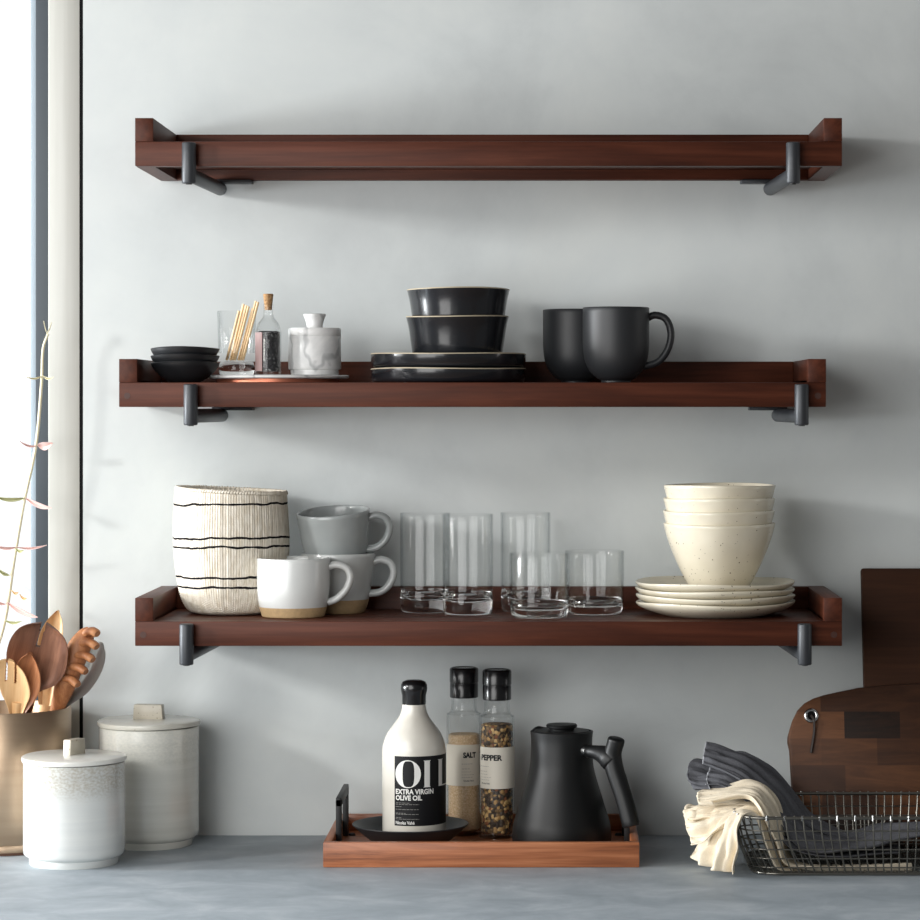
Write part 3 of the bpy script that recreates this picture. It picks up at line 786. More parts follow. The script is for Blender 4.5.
def utensil(name, label, foot, axis_px, yh, head_rows, mat, thick=0.008, bow=0.008, slots=(), handle_r=(0.006, 0.0075), yaw=0.0, cat='utensil'):
    """foot: point inside the crock; axis_px: pixel of the neck where head starts"""
    neck = Vector((X(axis_px[0], yh), yh, Z(axis_px[1], yh)))
    foot = Vector(foot); d = neck-foot; L = d.length
    t = thing(name, label, cat, foot, group='utensils in the brass crock')
    q = d.to_track_quat('Z', 'Y')
    # keep the local x axis close to world x
    zax = d.normalized(); xax = (Vector((1, 0, 0))-zax*zax.x).normalized(); yax = zax.cross(xax)
    m3 = Matrix((xax, yax, zax)).transposed() @ Matrix.Rotation(yaw, 3, 'Z')
    t.rotation_euler = m3.to_euler()
    if handle_r:
        n = 10
        link('handle', tube(NB(), [(0, 0, L*1.03*i/n) for i in range(n+1)], [handle_r[0]+(handle_r[1]-handle_r[0])*(i/n)**2 for i in range(n+1)], 14, flat=0.75, up=(1, 0, 0)), mat, t, 60)
    rows = [(z+L, a, b) for z, a, b in head_rows]
    sl = [(a, b, z0+L, z1+L) for a, b, z0, z1 in slots]
    link('head', paddle(NB(), rows, thick, bow, sl), mat, t, 50)
    return t
p = S(-0.1)
fl = CT+0.0052
# big walnut server with a slot
utensil('wooden_server', 'large dark walnut serving spoon with a slot in its round head', (xc-0.015, -0.085, fl), (31, 692), -0.130,
        [(-0.008*1, -0.0075, 0.0075), (0.006, -0.011, 0.011), (0.022, -0.030, 0.030), (0.042, -0.0405, 0.0385), (0.062, -0.042, 0.038), (0.078, -0.0385, 0.0345), (0.090, -0.031, 0.027), (0.0975, -0.020, 0.016), (0.0998, -0.012, 0.008)],
        M_walnut, 0.008, 0.012, [(-0.0075, -0.0012, 0.064, 0.2)], (0.006, 0.0082))
# pale fork at the left
utensil('wooden_fork', 'pale beech salad fork with three tines leaning left in the crock', (xc+0.01, -0.105, fl), (17, 706), -0.158,
        [(-0.012, -0.008, 0.008), (0.004, -0.013, 0.013), (0.020, -0.0205, 0.0175), (0.038, -0.025, 0.014), (0.053, -0.026, 0.007), (0.065, -0.024, -0.005)],
        M_beech, 0.007, 0.006, [(-0.0165, -0.0135, 0.036, 0.2), (-0.0045, -0.0015, 0.034, 0.2)], (0.006, 0.0078))
# olive spoon behind the pale fork
utensil('wooden_spoon', 'small olive wood spoon just behind the pale fork', (xc-0.03, -0.09, fl), (24, 702), -0.142,
        [(-0.012, -0.007, 0.007), (0.006, -0.013, 0.013), (0.024, -0.021, 0.016), (0.044, -0.023, 0.012), (0.06, -0.020, 0.003), (0.070, -0.013, -0.006)],
        M_olive, 0.007, 0.006, (), (0.006, 0.007))
# pale pointed spatula behind
utensil('wooden_spatula', 'pale pointed beech spatula standing behind the walnut server', (xc+0.03, -0.07, fl), (47, 690), -0.085,
        [(-0.02, -0.008, 0.008), (0.02, -0.014, 0.013), (0.05, -0.018, 0.016), (0.075, -0.0165, 0.015), (0.095, -0.009, 0.0125), (0.110, 0.002, 0.006)],
        M_beech, 0.007, 0.008, (), (0.006, 0.008))
# olive pasta server with fingers
foot = Vector((xc-0.02, -0.095, fl))
t = thing('pasta_server', 'olive wood pasta server with blunt fingers along its right edge', 'utensil', foot, group='utensils in the brass crock')
def U(px, py, y): return Vector((X(px, y), y, Z(py, y)))-foot
link('handle', tube(NB(), [(0, 0, 0), U(45, 730, -0.100), U(56, 712, -0.104)], [0.006, 0.007, 0.0075], 14), M_olive, t, 60)
body = cr([U(55, 716, -0.103), U(60, 701, -0.112), U(66, 682, -0.124), U(72, 664, -0.130), U(79, 648, -0.130), U(86, 636, -0.128), U(91, 630, -0.126)], 30)
link('head', tube(NB(), body, [v.x for v in cr([(q*0.00135, 0, 0) for q in (6, 8, 11, 12, 11.5, 9, 5)], 30)], 18, flat=0.6, up=(1, 0, 0)), M_olive, t, 60)
for (ax, ay, bx_, by_, cx_, cy_) in ((86, 633, 92, 631, 97.5, 634), (82, 643, 90, 642.5, 97, 647), (77, 655, 86, 655.5, 93, 660), (70, 666, 79, 667.5, 86, 672), (64, 678, 72, 680, 78, 685)):
    pth = cr([U(ax, ay, -0.134), U(bx_, by_, -0.142), U(cx_, cy_, -0.148)], 10)
    link('finger', tube(NB(), pth, [0.0068]*9+[0.0066, 0.0054], 12, flat=0.8, up=(0, 1, 0)), M_olive, t, 60)
utensil('metal_ladle', 'polished steel spoon edge curving behind the pasta server', (xc+0.015, -0.06, fl), (57, 703), -0.095,
        [(-0.01, -0.004, 0.006), (0.01, -0.002, 0.022), (0.03, 0.004, 0.037), (0.05, 0.010, 0.045), (0.07, 0.016, 0.049), (0.088, 0.022, 0.048), (0.100, 0.030, 0.043)],
        M_steel, 0.0022, 0.016, (), (0.004, 0.0045))

# plant at the window, its pot left of the picture
yb_ = -0.05
t = thing('potted_plant', 'thin pale stem with pink leaves in front of the bright window', 'plant', (X(-118, yb_), yb_, CT))
ox, oy, oz = t.location
link('pot', lathe(NB(), vessel([(0.035, 0), (0.038, 0.002), (0.046, 0.09), (0.047, 0.095)], 0.004, 0.08), 48), M_terra, t, 50)
def PP(px, py, y=yb_): return Vector((X(px, y)-ox, y-oy, Z(py, y)-oz))
stem = cr([Vector((0, 0, 0.079)), PP(-60, 745), PP(-18, 680), PP(3, 628), PP(14, 560), PP(24, 502), PP(36, 445), PP(41.5, 385), PP(43, 350), PP(48, 334)], 60)
link('stem', tube(NB(), stem, [0.0030-0.0012*i/60 for i in range(61)], 8), M_stem, t, 60)
def leaf(a, b, wd, mat, droop=0.003):
    a, b = Vector(a), Vector(b); d = b-a; s = Vector((0, -0.55, 1)).cross(d).cross(d).normalized()
    up = Vector((0, -0.45, 0.9)).normalized()
    def fn(u, v):
        w_ = wd*sin(pi*min(max(u, 0.02), 0.98))**0.75*(1-0.25*u)
        return a+d*u+up*((v-0.5)*w_)+Vector((0, -0.004*abs(v-0.5)*2, -droop*sin(pi*u)))
    link('leaf', grid_sheet(NB(), fn, 14, 6, 0.0005), mat, t, 60)
for (x0, y0, x1, y1, wd, m_) in ((43, 376, 27, 377, 0.003, M_stem), (43, 376, 54, 377, 0.004, M_stem), (47, 334, 52, 322, 0.003, M_stem), (48, 334, 44, 321, 0.002, M_stem),
                                 (38, 445, 53, 443, 0.014, M_leafp), (37, 446, 20, 441, 0.004, M_leafp), (26, 498, 52, 508, 0.010, M_leafp), (25, 498, -4, 497, 0.007, M_leafg),
                                 (17, 547, -6, 545, 0.005, M_leafp), (17, 547, 47, 545, 0.004, M_leafp), (16, 548, 24, 550, 0.006, M_leafg), (12, 590, 19, 592, 0.005, M_leafo), (20, 594, 27, 598, 0.006, M_leafo),
                                 (7, 602, 38, 617, 0.011, M_leafp), (5, 620, 22, 621, 0.005, M_leafg), (6, 604, -10, 596, 0.006, M_leafp), (10, 575, -4, 566, 0.007, M_leafg)):
    leaf(PP(x0, y0), PP(x1, y1, yb_-0.006), wd, m_)

# ------------------------------------------------------------------ tray with bottle, mills, kettle
yf, ybk = -0.270, -0.018
tx0, tx1 = X(323, yf), X(639.5, yf)
t = thing('serving_tray', 'rectangular reddish wooden tray with black handles on the counter', 'tray', (0, 0, CT))
hz = 0.0325; wt = 0.0105
bm = NB(); box(bm, tx0+wt, tx1-wt, yf+wt, ybk-wt, 0.002, 0.0105); link('base_board', bm, M_tray, t)
bm = NB(); box(bm, tx0, tx1, yf, yf+wt, 0, hz, 0.0013); link('front_rail', bm, M_tray, t, 40)
bm = NB(); box(bm, tx0, tx1, ybk-wt, ybk, 0, hz, 0.0013); link('back_rail', bm, M_tray, t, 40)
for a, b in ((tx0, tx0+wt), (tx1-wt, tx1)):
    bm = NB(); box(bm, a, b, yf+wt, ybk-wt, 0, hz, 0.0013); link('side_rail', bm, M_tray_side, t, 40)
for xx, s in ((tx0+wt, 1), (tx1-wt, -1)):
    bm = NB()
    a, b = sorted((xx, xx+s*0.0072)); y0, y1 = -0.196, -0.062
    box(bm, a, b, y0, y0+0.017, 0.011, 0.077, 0.001); box(bm, a, b, y1-0.017, y1, 0.011, 0.077, 0.001); box(bm, a, b, y0, y1, 0.067, 0.079, 0.001)
    hnd = link('handle', bm, M_iron, t, 40); hnd['label'] = 'black metal handle'
    for yy in (y0+0.008, y1-0.008):
        link('bolt', lathe(NB(), [(0, 0.0105), (0.005, 0.0105), (0.005, 0.0115), (0.0035, 0.0135), (0, 0.014)], 14, cx=xx+s*0.012, cy=yy), M_iron, hnd, 40)
TF = CT+0.0105

yo = -0.156; xo = X(410.5, yo)
t = thing('saucer', 'shallow black saucer on the tray under the olive oil bottle', 'saucer', (xo, yo, TF))
pr = [(0, 0), (0.040, 0), (0.044, 0.001), (0.056, 0.010), (0.068, 0.020), (0.0745, 0.0262), (0.0770, 0.0285), (0.0764, 0.0296), (0.0735, 0.0285), (0.064, 0.0215), (0.053, 0.0135), (0.044, 0.0095), (0, 0.009)]
link('body', lathe(NB(), pr, 96), M_mattblack, t, 60)

sB = S(-0.15); xo2 = X(414, -0.156)
t = thing('oil_bottle', 'ivory olive oil bottle with black cap and black label', 'bottle', (xo2, yo, TF+0.0092))
ZB = TF+0.0092
def zr(py): return Z(py, yo)-ZB
RB = 0.0420
o_ = smooth_prof([(0.0385, 0), (0.0408, 0.0012), (RB, 0.004), (RB, 0.04), (RB, 0.075), (RB, zr(752)), (0.0405, zr(743)), (0.0355, zr(733)), (0.0270, zr(724)), (0.0195, zr(716)), (0.0162, zr(709)), (0.0155, zr(703))], 60)
link('body', lathe(NB(), [(0, 0)]+o_+[(0, zr(703))], 96), M_bottle, t, 50)
link('cap', lathe(NB(), [(0, zr(704.5)), (0.0155, zr(704.5)), (0.0158, zr(703)), (0.0160, zr(695)), (0.0172, zr(691)), (0.0176, zr(688)), (0.0172, zr(684.5)), (0.0150, zr(681.5)), (0.010, zr(680)), (0, zr(679.6))], 56), M_cap, t, 40)
RL = RB+0.0003
label = link('paper_label', wrap_label(NB(), RB+0.00005, 0.00025, -34, 98, Z(826.2, yo-RB)-ZB, Z(756.6, yo-RB)-ZB, 60), M_label_black, t)
label['label'] = 'black paper label'
yF = yo-RB*0.93
def zf(py): return Z(py, yF)-ZB
RT = RL+0.0004
# OIL in tall serif letters
bm = NB()
ca, ra, ri = radians(-8.3), radians(23.4), radians(10.5)
zc, zh = (zf(760)+zf(787.8))/2, (zf(760)-zf(787.8))/2
ring = []
for i in range(72):
    th = 2*pi*i/72
    ao, zo = ca+ra*cos(th), zc+zh*sin(th)
    e = 0.62
    ai = ca+radians(1.2)+ri*math.copysign(abs(cos(th))**e, cos(th)); zi = zc+zh*0.93*math.copysign(abs(sin(th))**e, sin(th))
    ring.append((bm.verts.new((RT*sin(ao), -RT*cos(ao), zo)), bm.verts.new((RT*sin(ai), -RT*cos(ai), zi))))
for i in range(72):
    a, b = ring[i], ring[(i+1) % 72]; bm.faces.new((a[0], b[0], b[1], a[1]))
z0, z1 = zf(787.3), zf(760.5)
wrap_patch(bm, RT, 21.5, 32, z0, z1); wrap_patch(bm, RT, 52, 62.5, z0, z1); wrap_patch(bm, RT, 63, 86, z0, z0+0.0016)
wrap_patch(bm, RT, 20, 33.5, z0, z0+0.0007); wrap_patch(bm, RT, 20, 33.5, z1-0.0007, z1); wrap_patch(bm, RT, 50, 64.5, z1-0.0007, z1)
link('lettering', bm, M_white, label, recalc=False)
wrap_text('EXTRA VIRGIN', RT, -31, 0.0525, zf(794.2), zf(788.9)-zf(794.2), M_white, label, 0.035)
wrap_text('OLIVE OIL', RT, -31, 0.0360, zf(800.3), zf(795.1)-zf(800.3), M_white, label, 0.035)
bm = NB(); rl = random.Random(11)
for py, a1 in ((803, -4), (804.5, 12), (806.8, -20), (809.5, 12), (813.3, -12), (814.3, 12), (817.7, -20), (819.2, 12)):
    a = -31
    while a < a1:
        wdt = rl.uniform(3, 7); wrap_patch(bm, RT, a, min(a+wdt, a1), zf(py), zf(py)+0.0005, 2); a += wdt+1.2
link('fine_print', bm, M_paleink, label, recalc=False)
wrap_text('Nicolas Vahé', RT, -31, 0.0260, zf(824.3), zf(821)-zf(824.3), M_white, label, 0.02)

def mill(name, label_, px, y, txt, content, zfill, lab_a0, txt_a, txt_w):
    t = thing(name, label_, 'grinder', (X(px, y), y, TF))
    R = 0.0235
    h_sh = 0.166
    o_ = smooth_prof([(0.0205, 0), (0.0228, 0.0012), (R, 0.004), (R, 0.05), (R, 0.10), (R, h_sh-0.008), (0.0225, h_sh-0.003), (0.0185, h_sh+0.001), (0.0170, h_sh+0.008), (0.0168, h_sh+0.022)], 50)
    link('glass_body', lathe(NB(), vessel(o_, 0.0017, 0.006), 64), M_thin, t, 60)
    rin = R-0.0021
    link('contents', lathe(NB(), [(0, 0.0063), (rin-0.002, 0.0063), (rin, 0.0085), (rin, zfill-0.001), (rin-0.002, zfill+0.001), (0, zfill+0.002)], 48), content, t, 40)
    zc0 = h_sh+0.0195
    cap = link('grinder_cap', lathe(NB(), [(0, zc0), (0.0185, zc0), (0.0192, zc0+0.0008), (0.0192, zc0+0.0185), (0.0188, zc0+0.0192), (0.0188, zc0+0.0200), (0.0195, zc0+0.0208), (0.0195, zc0+0.0385), (0.0183, zc0+0.0402), (0.0165, zc0+0.0408), (0.0163, zc0+0.0400), (0, zc0+0.0400)], 56), M_cap, t, 40)
    z0, z1 = 0.0680, 0.1235
    lb = link('paper_label', wrap_label(NB(), R+0.00005, 0.0002, lab_a0, 92, z0, z1, 60), M_label_cream, t); lb['label'] = 'cream paper label'
    RT_ = R+0.0006
    wrap_text(txt, RT_, txt_a, txt_w, 0.1058, 0.0078, M_ink, lb, 0.045)
    bm = NB(); r_ = random.Random(len(txt))
    for z, n_, th in ((0.0975, 30, 0.0006), (0.091, 22, 0.0005), (0.087, 26, 0.0004), (0.083, 34, 0.0004), (0.0795, 30, 0.0004)):
        a = txt_a-4
        while a < txt_a+n_:
            wdt = r_.uniform(3, 8); wrap_patch(bm, RT_, a, a+wdt, z, z+th, 2); a += wdt+2
    link('fine_print', bm, M_paleink, lb, recalc=False)
    wrap_text('Nicolas Vahé', RT_, txt_a+2, 0.0140, 0.0740, 0.0022, M_ink, lb, 0.01)
mill('salt_mill', 'glass salt grinder with black cap, filled with pale salt', 464, -0.057, 'SALT', M_salt, 0.135, -92, -1, 0.0185)
mill('pepper_mill', 'glass pepper grinder with black cap, filled with peppercorns', 497, -0.086, 'PEPPER', M_pepper, 0.152, -70, -58, 0.0320)

# kettle
yk_ = -0.152; xk_ = X(561.7, yk_); k = S(yk_)
t = thing('kettle', 'matte black pouring kettle with angled handle on the tray', 'kettle', (xk_, yk_, TF), radians(-40))
def zk(py): return max(Z(py, yk_)-TF, 0)
o_ = smooth_prof([(46*k, 0.0006), (48.6*k, 0.004), (49.6*k, 0.010), (48.6*k, zk(824)), (45.5*k, zk(813)), (41.8*k, zk(801)), (37.8*k, zk(788)), (34.2*k, zk(776)), (31.8*k, zk(765)), (30.9*k, zk(752)), (30.6*k, zk(740)), (31.4*k, zk(731))], 60)
def spout(a, r, z):
    # pulled lip towards the left
    d = max(0.0, cos(a-pi))**34 * max(0, (z-zk(742))/(zk(731)-zk(742)))**1.5
    return (r*(1+0.055*d), z+0.0026*d)
link('body', lathe(NB(), [(0, 0)]+[(44*k, 0)]+o_+[(29.3*k, zk(730.5)), (28.6*k, zk(733)), (0, zk(733.5))], 128, spout), M_kettle, t, 50)
lid = link('lid', lathe(NB(), [(0, zk(734)), (27.5*k, zk(734)), (28*k, zk(731.5)), (27*k, zk(730.2)), (0, zk(730))], 64), M_kettle, t, 40)
link('lid_knob', lathe(NB(), [(0, zk(731)), (12*k, zk(731)), (12.5*k, zk(728.5)), (15.2*k, zk(727)), (15.6*k, zk(725.2)), (14.6*k, zk(724)), (0, zk(723.6))], 48), M_kettle, lid, 40)
def kp(px, py): return Vector(((px-561.7)*k*0.985/cos(radians(40)), 0, Z(py, yk_-0.06)-TF))
grip = cr([kp(616.3, 738.3), kp(615.2, 744), kp(613.2, 751), kp(612.6, 758), kp(614.4, 769), kp(618.6, 782), kp(623, 795), kp(627.3, 810), kp(630.8, 824.5)], 44)
gR = [v.x*k for v in cr([(v, 0, 0) for v in (8.6, 8.5, 8.6, 9.0, 9.2, 9.0, 8.8, 8.8, 8.9)], 44)]
gR[0] *= 0.86; gR[1] *= 0.97; gR[-1] *= 0.9
hnd = link('handle', tube(NB(), grip, gR, 28, up=(1, 0, 0)), M_kettle, t, 50)
jp = cr([kp(587, 754), kp(591, 754.2), kp(597, 754.6), kp(603, 756), kp(609, 759), kp(613.5, 765)], 24)
jr = [v.x*k for v in cr([(v, 0, 0) for v in (6.3, 6.5, 7.2, 9.2, 11.2, 10.2)], 24)]; jr[-1] *= 0.7
link('handle_joint', tube(NB(), jp, jr, 28, up=(0, 1, 0)), M_kettle, hnd, 60)
link('collar', tube(NB(), [kp(583.0, 754), kp(588.2, 754.1)], 6.6*k, 28), M_silver, hnd, 40)['label'] = 'bright steel collar'

# ------------------------------------------------------------------ boards leaning on the wall
lean = math.atan(0.215)
t = thing('cutting_board', 'plain dark rectangular wooden board leaning at the back against the wall', 'cutting board', (0.42, -0.0855, CT), rot=(-lean, 0, 0))
bm = NB(); box(bm, 0, 0.34, -0.016, 0, 0, 0.3745, 0.0025); link('panel', bm, M_board, t, 40)
# rounded block board
xg0 = X(789.5, -0.105)
t = thing('chopping_board', 'rounded patchwork wooden chopping board with metal eyelet leaning behind the wire basket', 'cutting board', (xg0, -0.107, CT), rot=(-lean, 0, 0))
pts = [(0.004, 0.0), (0.002, 0.03), (0.003, 0.08), (0.0012, 0.128), (-0.0012, 0.139), (-0.0008, 0.147), (0.0025, 0.158), (0.006, 0.169), (0.013, 0.1825), (0.022, 0.1915), (0.034, 0.198), (0.048, 0.2025), (0.066, 0.2065), (0.095, 0.2125), (0.13, 0.216), (0.176, 0.2185), (0.23, 0.219), (0.30, 0.216), (0.345, 0.208), (0.365, 0.193), (0.374, 0.165), (0.376, 0.06), (0.374, 0.0)]
bm = NB()
f = bm.faces.new([bm.verts.new((x, 0, z)) for x, z in pts])
r_ = bmesh.ops.extrude_face_region(bm, geom=[f])
bmesh.ops.translate(bm, verts=[v for v in r_['geom'] if isinstance(v, bmesh.types.BMVert)], vec=(0, -0.018, 0))
bmesh.ops.recalc_face_normals(bm, faces=bm.faces)
bmesh.ops.bevel(bm, geom=[e for e in bm.edges if abs(abs(e.verts[0].co.y-e.verts[1].co.y)) < 1e-6], offset=0.003, segments=2, affect='EDGES', profile=0.5)
link('panel', bm, M_block, t, 40)
ex, ez = 0.0305, 0.1745
bm = NB(); tube(bm, [(ex+0.0075*cos(a*2*pi/32), -0.0185, ez+0.0075*sin(a*2*pi/32)) for a in range(32)], 0.0026, 10, closed=True, up=(0, 1, 0)); link('eyelet', bm, M_silver, t, 60)['label'] = 'silver eyelet'
bm = NB(); lathe(bm, [(0, 0), (0.0055, 0), (0.0055, 0.0005), (0, 0.0005)], 24)
for v in bm.verts: v.co = (ex+v.co.x, -0.0184-v.co.z, ez+v.co.y)
link('eyelet_hole', bm, M_black, t)
bm = NB(); tube(bm, cr([(ex, -0.019, ez), (ex+0.003, -0.023, ez-0.006), (ex+0.0035, -0.021, ez-0.02), (ex+0.001, -0.0205, ez-0.036), (ex-0.0015, -0.020, ez-0.05)], 16), 0.0021, 8, flat=0.6); link('leather_cord', bm, M_leather, t, 60)

# ------------------------------------------------------------------ wire basket
bx0, bx1 = X(738, -0.35), X(738, -0.35)+0.40
by0, by1 = -0.355, -0.134
bh = 0.076
t = thing('wire_basket', 'dark steel wire basket with napkins at the right of the counter', 'basket', (0, 0, CT))
def rrect(inset, z, n=160):
    x0, x1, y0, y1 = bx0+inset, bx1-inset, by0+inset, by1-inset
    r = 0.034
    segs = []
    cx_ = [(x1-r, y0+r, -pi/2), (x1-r, y1-r, 0), (x0+r, y1-r, pi/2), (x0+r, y0+r, pi)]
    poly = []
    for cx, cy, a in cx_:
        for i in range(9): poly.append((cx+r*cos(a+pi/2*i/8), cy+r*sin(a+pi/2*i/8)))
    L = [0]
    for i in range(len(poly)):
        a, b = poly[i], poly[(i+1) % len(poly)]; L.append(L[-1]+math.hypot(b[0]-a[0], b[1]-a[1]))
    o = []
    for k_ in range(n):
        s = L[-1]*k_/n; i = 0
        while L[i+1] < s: i += 1
        f = (s-L[i])/(L[i+1]-L[i]); a, b = poly[i], poly[(i+1) % len(poly)]
        o.append(Vector((a[0]+(b[0]-a[0])*f, a[1]+(b[1]-a[1])*f, z)))
    return o
NW = 108
def inset_at(z): return 0.020*(1-z/bh)**1.6
zl = [0.005, 0.0115, 0.0235, 0.0355, 0.0475, 0.0595, bh]
rings = [rrect(inset_at(z), z, NW) for z in zl]
wr = 0.00095
bm = NB()
for k_, z in enumerate(zl[1:-1]): tube(bm, rrect(inset_at(z), z, 160), wr, 6, closed=True, up=(0, 0, 1))
rw = random.Random(2)
for i in range(NW):
    p = [rings[q][i] for q in range(len(zl))]
    d = Vector((0, 0, 0))
    tube(bm, p+[p[-1]+Vector((0, 0, 0.0028))], wr*(1.0 if i % 2 else 1.2), 6)
link('wire_sides', bm, M_wire, t, 60)
bm = NB(); tube(bm, rrect(0, bh, 160), 0.0021, 10, closed=True, up=(0, 0, 1))
link('rim', bm, M_wire, t, 60)
bm = NB()
for i in range(0, NW, 2):
    p0 = rings[-1][i]; c = Vector((bx0+0.2, (by0+by1)/2, bh)); n_ = (p0-c); n_.z = 0
    tube(bm, [p0+Vector((0, 0, 0.0031))+n_.normalized()*0.0022, p0+Vector((0, 0, -0.0034))+n_.normalized()*0.0026], 0.00125, 6)
link('rim_ties', bm, M_silver, t, 60)
bm = NB()
xa, xb_, ya, yb2 = bx0+0.021, bx1-0.021, by0+0.021, by1-0.021
n_ = int((xb_-xa)/0.0125)
for i in range(1, n_): xx = xa+(xb_-xa)*i/n_; tube(bm, [(xx, ya, 0.0045), (xx, yb2, 0.0045)], wr, 6)
n_ = int((yb2-ya)/0.0125)
for i in range(1, n_): yy = ya+(yb2-ya)*i/n_; tube(bm, [(xa, yy, 0.0032), (xb_, yy, 0.0032)], wr, 6)
tube(bm, rrect(0.020, 0.003, 120), 0.0019, 8, closed=True, up=(0, 0, 1))
link('wire_bottom', bm, M_wire, t, 60)
bm = NB()
for yy in (-0.145-0.02,):
    pass
hx = bx1-0.05
tube(bm, cr([(bx1-0.004, -0.30, bh), (bx1+0.012, -0.29, bh+0.004), (bx1+0.016, -0.245, bh+0.006), (bx1+0.012, -0.20, bh+0.004), (bx1-0.004, -0.19, bh)], 24), 0.0024, 8)
link('handle', bm, M_wire, t, 60)

# ------------------------------------------------------------------ napkins
from mathutils import noise as mnoise
def cloth(name, label, layers, mat, group=None, hem_mat=None):
    """layers: list of (stations, pleats, seed, nu, nv); a station is (near-wall point, mid point, near-camera point, fold depth);
    pleats are (count, phase, weight, sharpness)"""
    bm = NB(); hems = []
    for stations, pleats, seed, nu, nv in layers:
        A = cr([s_[0] for s_ in stations], nu); B = cr([s_[1] for s_ in stations], nu); C_ = cr([s_[2] for s_ in stations], nu)
        G = [v.x for v in cr([(s_[3], 0, 0) for s_ in stations], nu)]
        def base(i, v): return A[i]*(1-v)*(1-2*v)+B[i]*4*v*(1-v)+C_[i]*v*(2*v-1)
        def fn(u, v):
            i = round(u*nu); i0, i1 = max(i-1, 0), min(i+1, nu)
            p0 = base(i, v)
            n = (base(i1, v)-base(i0, v)).cross(base(i, min(v+0.02, 1))-base(i, max(v-0.02, 0)))
            n = n.normalized() if n.length > 1e-10 else Vector((0, -1, 0))
            h = 0
            for cnt, ph, wt_, shp in pleats:
                q = cnt*v+ph/(2*pi)+0.18*u+0.12*mnoise.noise(Vector((3*v, 2*u, seed)))
                tri = 2*abs(2*(q-math.floor(q+0.5)))-1
                h += wt_*(shp*tri+(1-shp)*sin(2*pi*q))
            h += 0.7*mnoise.noise(Vector((7*v, 6*u, seed+4.0)))+0.18*mnoise.noise(Vector((15*v, 13*u, seed+9.0)))
            return p0+n*(h*G[i]*1.3)
        grid_sheet(bm, fn, nu, nv, 0.0013)
        hems.append([fn(1.0, j/nv) for j in range(nv+1)])
    o = link(name, bm, mat, None, 180)
    if hem_mat:
        hb = NB()
        for h in hems: tube(hb, h, 0.00085, 6)
        link('hem', hb, hem_mat, o, 60)['label'] = 'pale stitched hem'
    return props(o, label, 'napkin', group)

def Q(px, py, y): return Vector((X(px, y), y, Z(py, y)))
P1 = ((3, 0.4, 0.7, 0.7), (7, 1.0, 0.3, 0.5)); P2 = ((4, 1.4, 0.7, 0.6), (9, 0.3, 0.3, 0.4)); P3 = ((5, 2.2, 0.7, 0.8), (11, 0.3, 0.25, 0.4))
inG = [(Q(935, 822, -0.17), Q(935, 826, -0.22), Q(935, 832, -0.28), 0.003),
       (Q(885, 826, -0.165), Q(885, 830, -0.22), Q(885, 842, -0.30), 0.006),
       (Q(845, 832, -0.165), Q(845, 842, -0.22), Q(845, 850, -0.31), 0.005)]
# slate linen bundle: layers from the basket up over its end
cloth('linen_napkin', 'slate grey linen napkin, uppermost, its pale hem edges fanning out over the basket end', [
    (inG+[(Q(808, 818, -0.18), Q(804, 832, -0.23), Q(800, 846, -0.28), 0.003),
          (Q(781, 786, -0.19), Q(776, 798, -0.23), Q(770, 810, -0.265), 0.003),
          (Q(750, 758, -0.19), Q(745, 770, -0.225), Q(740, 779, -0.25), 0.0035),
          (Q(724, 748, -0.19), Q(719, 760, -0.22), Q(715, 768, -0.24), 0.0035),
          (Q(706, 743, -0.19), Q(704, 754, -0.215), Q(703, 764, -0.235), 0.0035)], P1, 1.0, 80, 44),
    ([(Q(850, 834, -0.15), Q(850, 838, -0.17), Q(850, 842, -0.19), 0.002),
      (Q(812, 815, -0.15), Q(810, 820, -0.18), Q(808, 826, -0.20), 0.002),
      (Q(782, 778, -0.155), Q(779, 786, -0.18), Q(776, 794, -0.20), 0.002),
      (Q(752, 756, -0.16), Q(748, 762, -0.18), Q(745, 768, -0.20), 0.003),
      (Q(733, 752, -0.16), Q(729, 757, -0.18), Q(727, 762, -0.20), 0.002)], P2, 6.0, 50, 30)], M_greycloth, 'slate linen napkins', M_edge)
cloth('linen_napkin', 'slate grey linen napkin with a rolled left edge, tucked below the uppermost one', [
    ([(Q(900, 846, -0.20), Q(900, 850, -0.24), Q(900, 853, -0.28), 0.003),
      (Q(840, 846, -0.20), Q(838, 852, -0.24), Q(836, 857, -0.29), 0.003),
      (Q(798, 826, -0.21), Q(794, 838, -0.25), Q(790, 848, -0.29), 0.002),
      (Q(770, 794, -0.21), Q(764, 804, -0.245), Q(759, 810, -0.27), 0.003),
      (Q(736, 770, -0.21), Q(730, 779, -0.24), Q(724, 788, -0.26), 0.004),
      (Q(712, 765, -0.205), Q(708, 775, -0.235), Q(706, 786, -0.255), 0.004)], P2, 2.0, 70, 40),
    ([(Q(778, 812, -0.215), Q(774, 818, -0.245), Q(770, 824, -0.27), 0.002),
      (Q(752, 785, -0.215), Q(746, 792, -0.245), Q(742, 797, -0.265), 0.002),
      (Q(720, 768, -0.21), Q(713, 780, -0.24), Q(712, 790, -0.26), 0.002),
      (Q(699, 759, -0.205), Q(692, 774, -0.235), Q(698, 790, -0.255), 0.0015),
      (Q(690, 764, -0.215), Q(688, 777, -0.24), Q(696, 789, -0.258), 0.001),
      (Q(696, 773, -0.225), Q(695, 781, -0.246), Q(702, 789, -0.262), 0.001),
      (Q(708, 772, -0.23), Q(707, 781, -0.25), Q(710, 789, -0.265), 0.001)], P1, 3.0, 70, 40)], M_greycloth, 'slate linen napkins', M_edge)
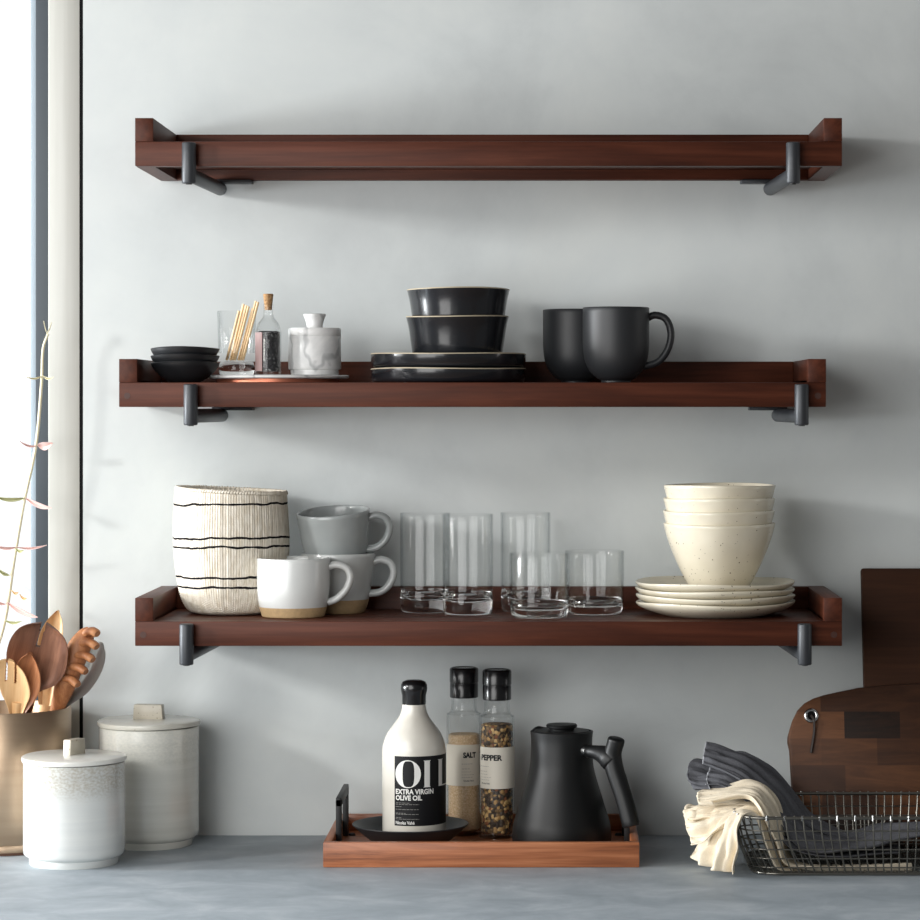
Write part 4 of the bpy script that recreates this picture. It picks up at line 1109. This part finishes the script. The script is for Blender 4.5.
# cream cotton
cloth('cotton_napkin', 'cream cotton napkin folded over the basket end, uppermost of the cream ones', [
    ([(Q(912, 866, -0.24), Q(912, 867, -0.28), Q(912, 868, -0.315), 0.006),
      (Q(860, 867, -0.24), Q(858, 868, -0.28), Q(856, 869, -0.32), 0.004),
      (Q(812, 866, -0.24), Q(810, 867, -0.28), Q(808, 868, -0.32), 0.003),
      (Q(790, 856, -0.24), Q(787, 860, -0.28), Q(784, 864, -0.32), 0.002),
      (Q(785, 832, -0.25), Q(780, 836, -0.29), Q(776, 841, -0.325), 0.003),
      (Q(779, 805, -0.25), Q(770, 810, -0.295), Q(764, 816, -0.33), 0.0035),
      (Q(765, 788, -0.25), Q(757, 793, -0.285), Q(752, 800, -0.31), 0.004),
      (Q(748, 782, -0.25), Q(741, 790, -0.28), Q(737, 797, -0.305), 0.0045),
      (Q(728, 788, -0.25), Q(722, 794, -0.28), Q(717, 800, -0.30), 0.0045),
      (Q(706, 791, -0.25), Q(702, 796, -0.275), Q(700, 802, -0.295), 0.0035),
      (Q(700, 794, -0.262), Q(699, 798, -0.28), Q(701, 803, -0.298), 0.002),
      (Q(712, 795, -0.272), Q(712, 800, -0.288), Q(714, 804, -0.302), 0.002)], P3, 4.0, 110, 50)], M_creamcloth, 'cream cotton napkins')
cloth('cotton_napkin', 'cream cotton napkin draping over the basket end down to the counter', [
    ([(Q(805, 868, -0.25), Q(803, 869, -0.28), Q(801, 870, -0.31), 0.001),
      (Q(787, 862, -0.26), Q(783, 865, -0.295), Q(779, 868, -0.325), 0.002),
      (Q(776, 838, -0.27), Q(772, 842, -0.30), Q(768, 846, -0.33), 0.002),
      (Q(768, 814, -0.27), Q(762, 816, -0.305), Q(757, 817, -0.335), 0.003),
      (Q(748, 806, -0.27), Q(744, 810, -0.31), Q(743, 815, -0.345), 0.004),
      (Q(724, 816, -0.265), Q(726, 824, -0.315), Q(737, 826, -0.352), 0.006),
      (Q(708, 834, -0.26), Q(716, 842, -0.32), Q(736, 846, -0.358), 0.009),
      (Q(699, 850, -0.255), Q(710, 860, -0.325), Q(735, 864, -0.36), 0.011),
      (Q(694, 858, -0.25), Q(709, 867, -0.325), Q(734, 874, -0.36), 0.011)], ((3, 0.3, 0.75, 0.75), (7, 1.2, 0.3, 0.5)), 5.0, 100, 120)], M_creamcloth, 'cream cotton napkins')
cloth('cotton_napkin', 'cream cotton napkin with its pointed corner sticking out left of the basket', [
    ([(Q(800, 866, -0.235), Q(800, 867, -0.255), Q(800, 868, -0.275), 0.001),
      (Q(786, 852, -0.235), Q(784, 856, -0.26), Q(782, 860, -0.285), 0.002),
      (Q(776, 812, -0.24), Q(771, 816, -0.27), Q(767, 822, -0.30), 0.003),
      (Q(752, 799, -0.24), Q(748, 806, -0.28), Q(746, 814, -0.32), 0.004),
      (Q(722, 802, -0.24), Q(720, 812, -0.285), Q(724, 826, -0.325), 0.006),
      (Q(700, 810, -0.24), Q(699, 820, -0.285), Q(707, 842, -0.32), 0.008),
      (Q(686, 810, -0.242), Q(685, 820, -0.278), Q(692, 846, -0.312), 0.006)], ((3, 0.9, 0.7, 0.8), (8, 0.4, 0.3, 0.4)), 8.0, 80, 70),
    ([(Q(772, 814, -0.235), Q(768, 818, -0.26), Q(765, 822, -0.285), 0.002),
      (Q(750, 798, -0.235), Q(746, 804, -0.265), Q(744, 810, -0.295), 0.003),
      (Q(722, 800, -0.235), Q(719, 807, -0.265), Q(718, 814, -0.295), 0.004),
      (Q(700, 806, -0.235), Q(697, 811, -0.262), Q(697, 818, -0.285), 0.004),
      (Q(687, 807, -0.237), Q(685, 812, -0.258), Q(688, 819, -0.278), 0.003),
      (Q(693, 814, -0.246), Q(692, 818, -0.264), Q(695, 823, -0.28), 0.002)], P1, 9.0, 60, 40)], M_creamcloth, 'cream cotton napkins')
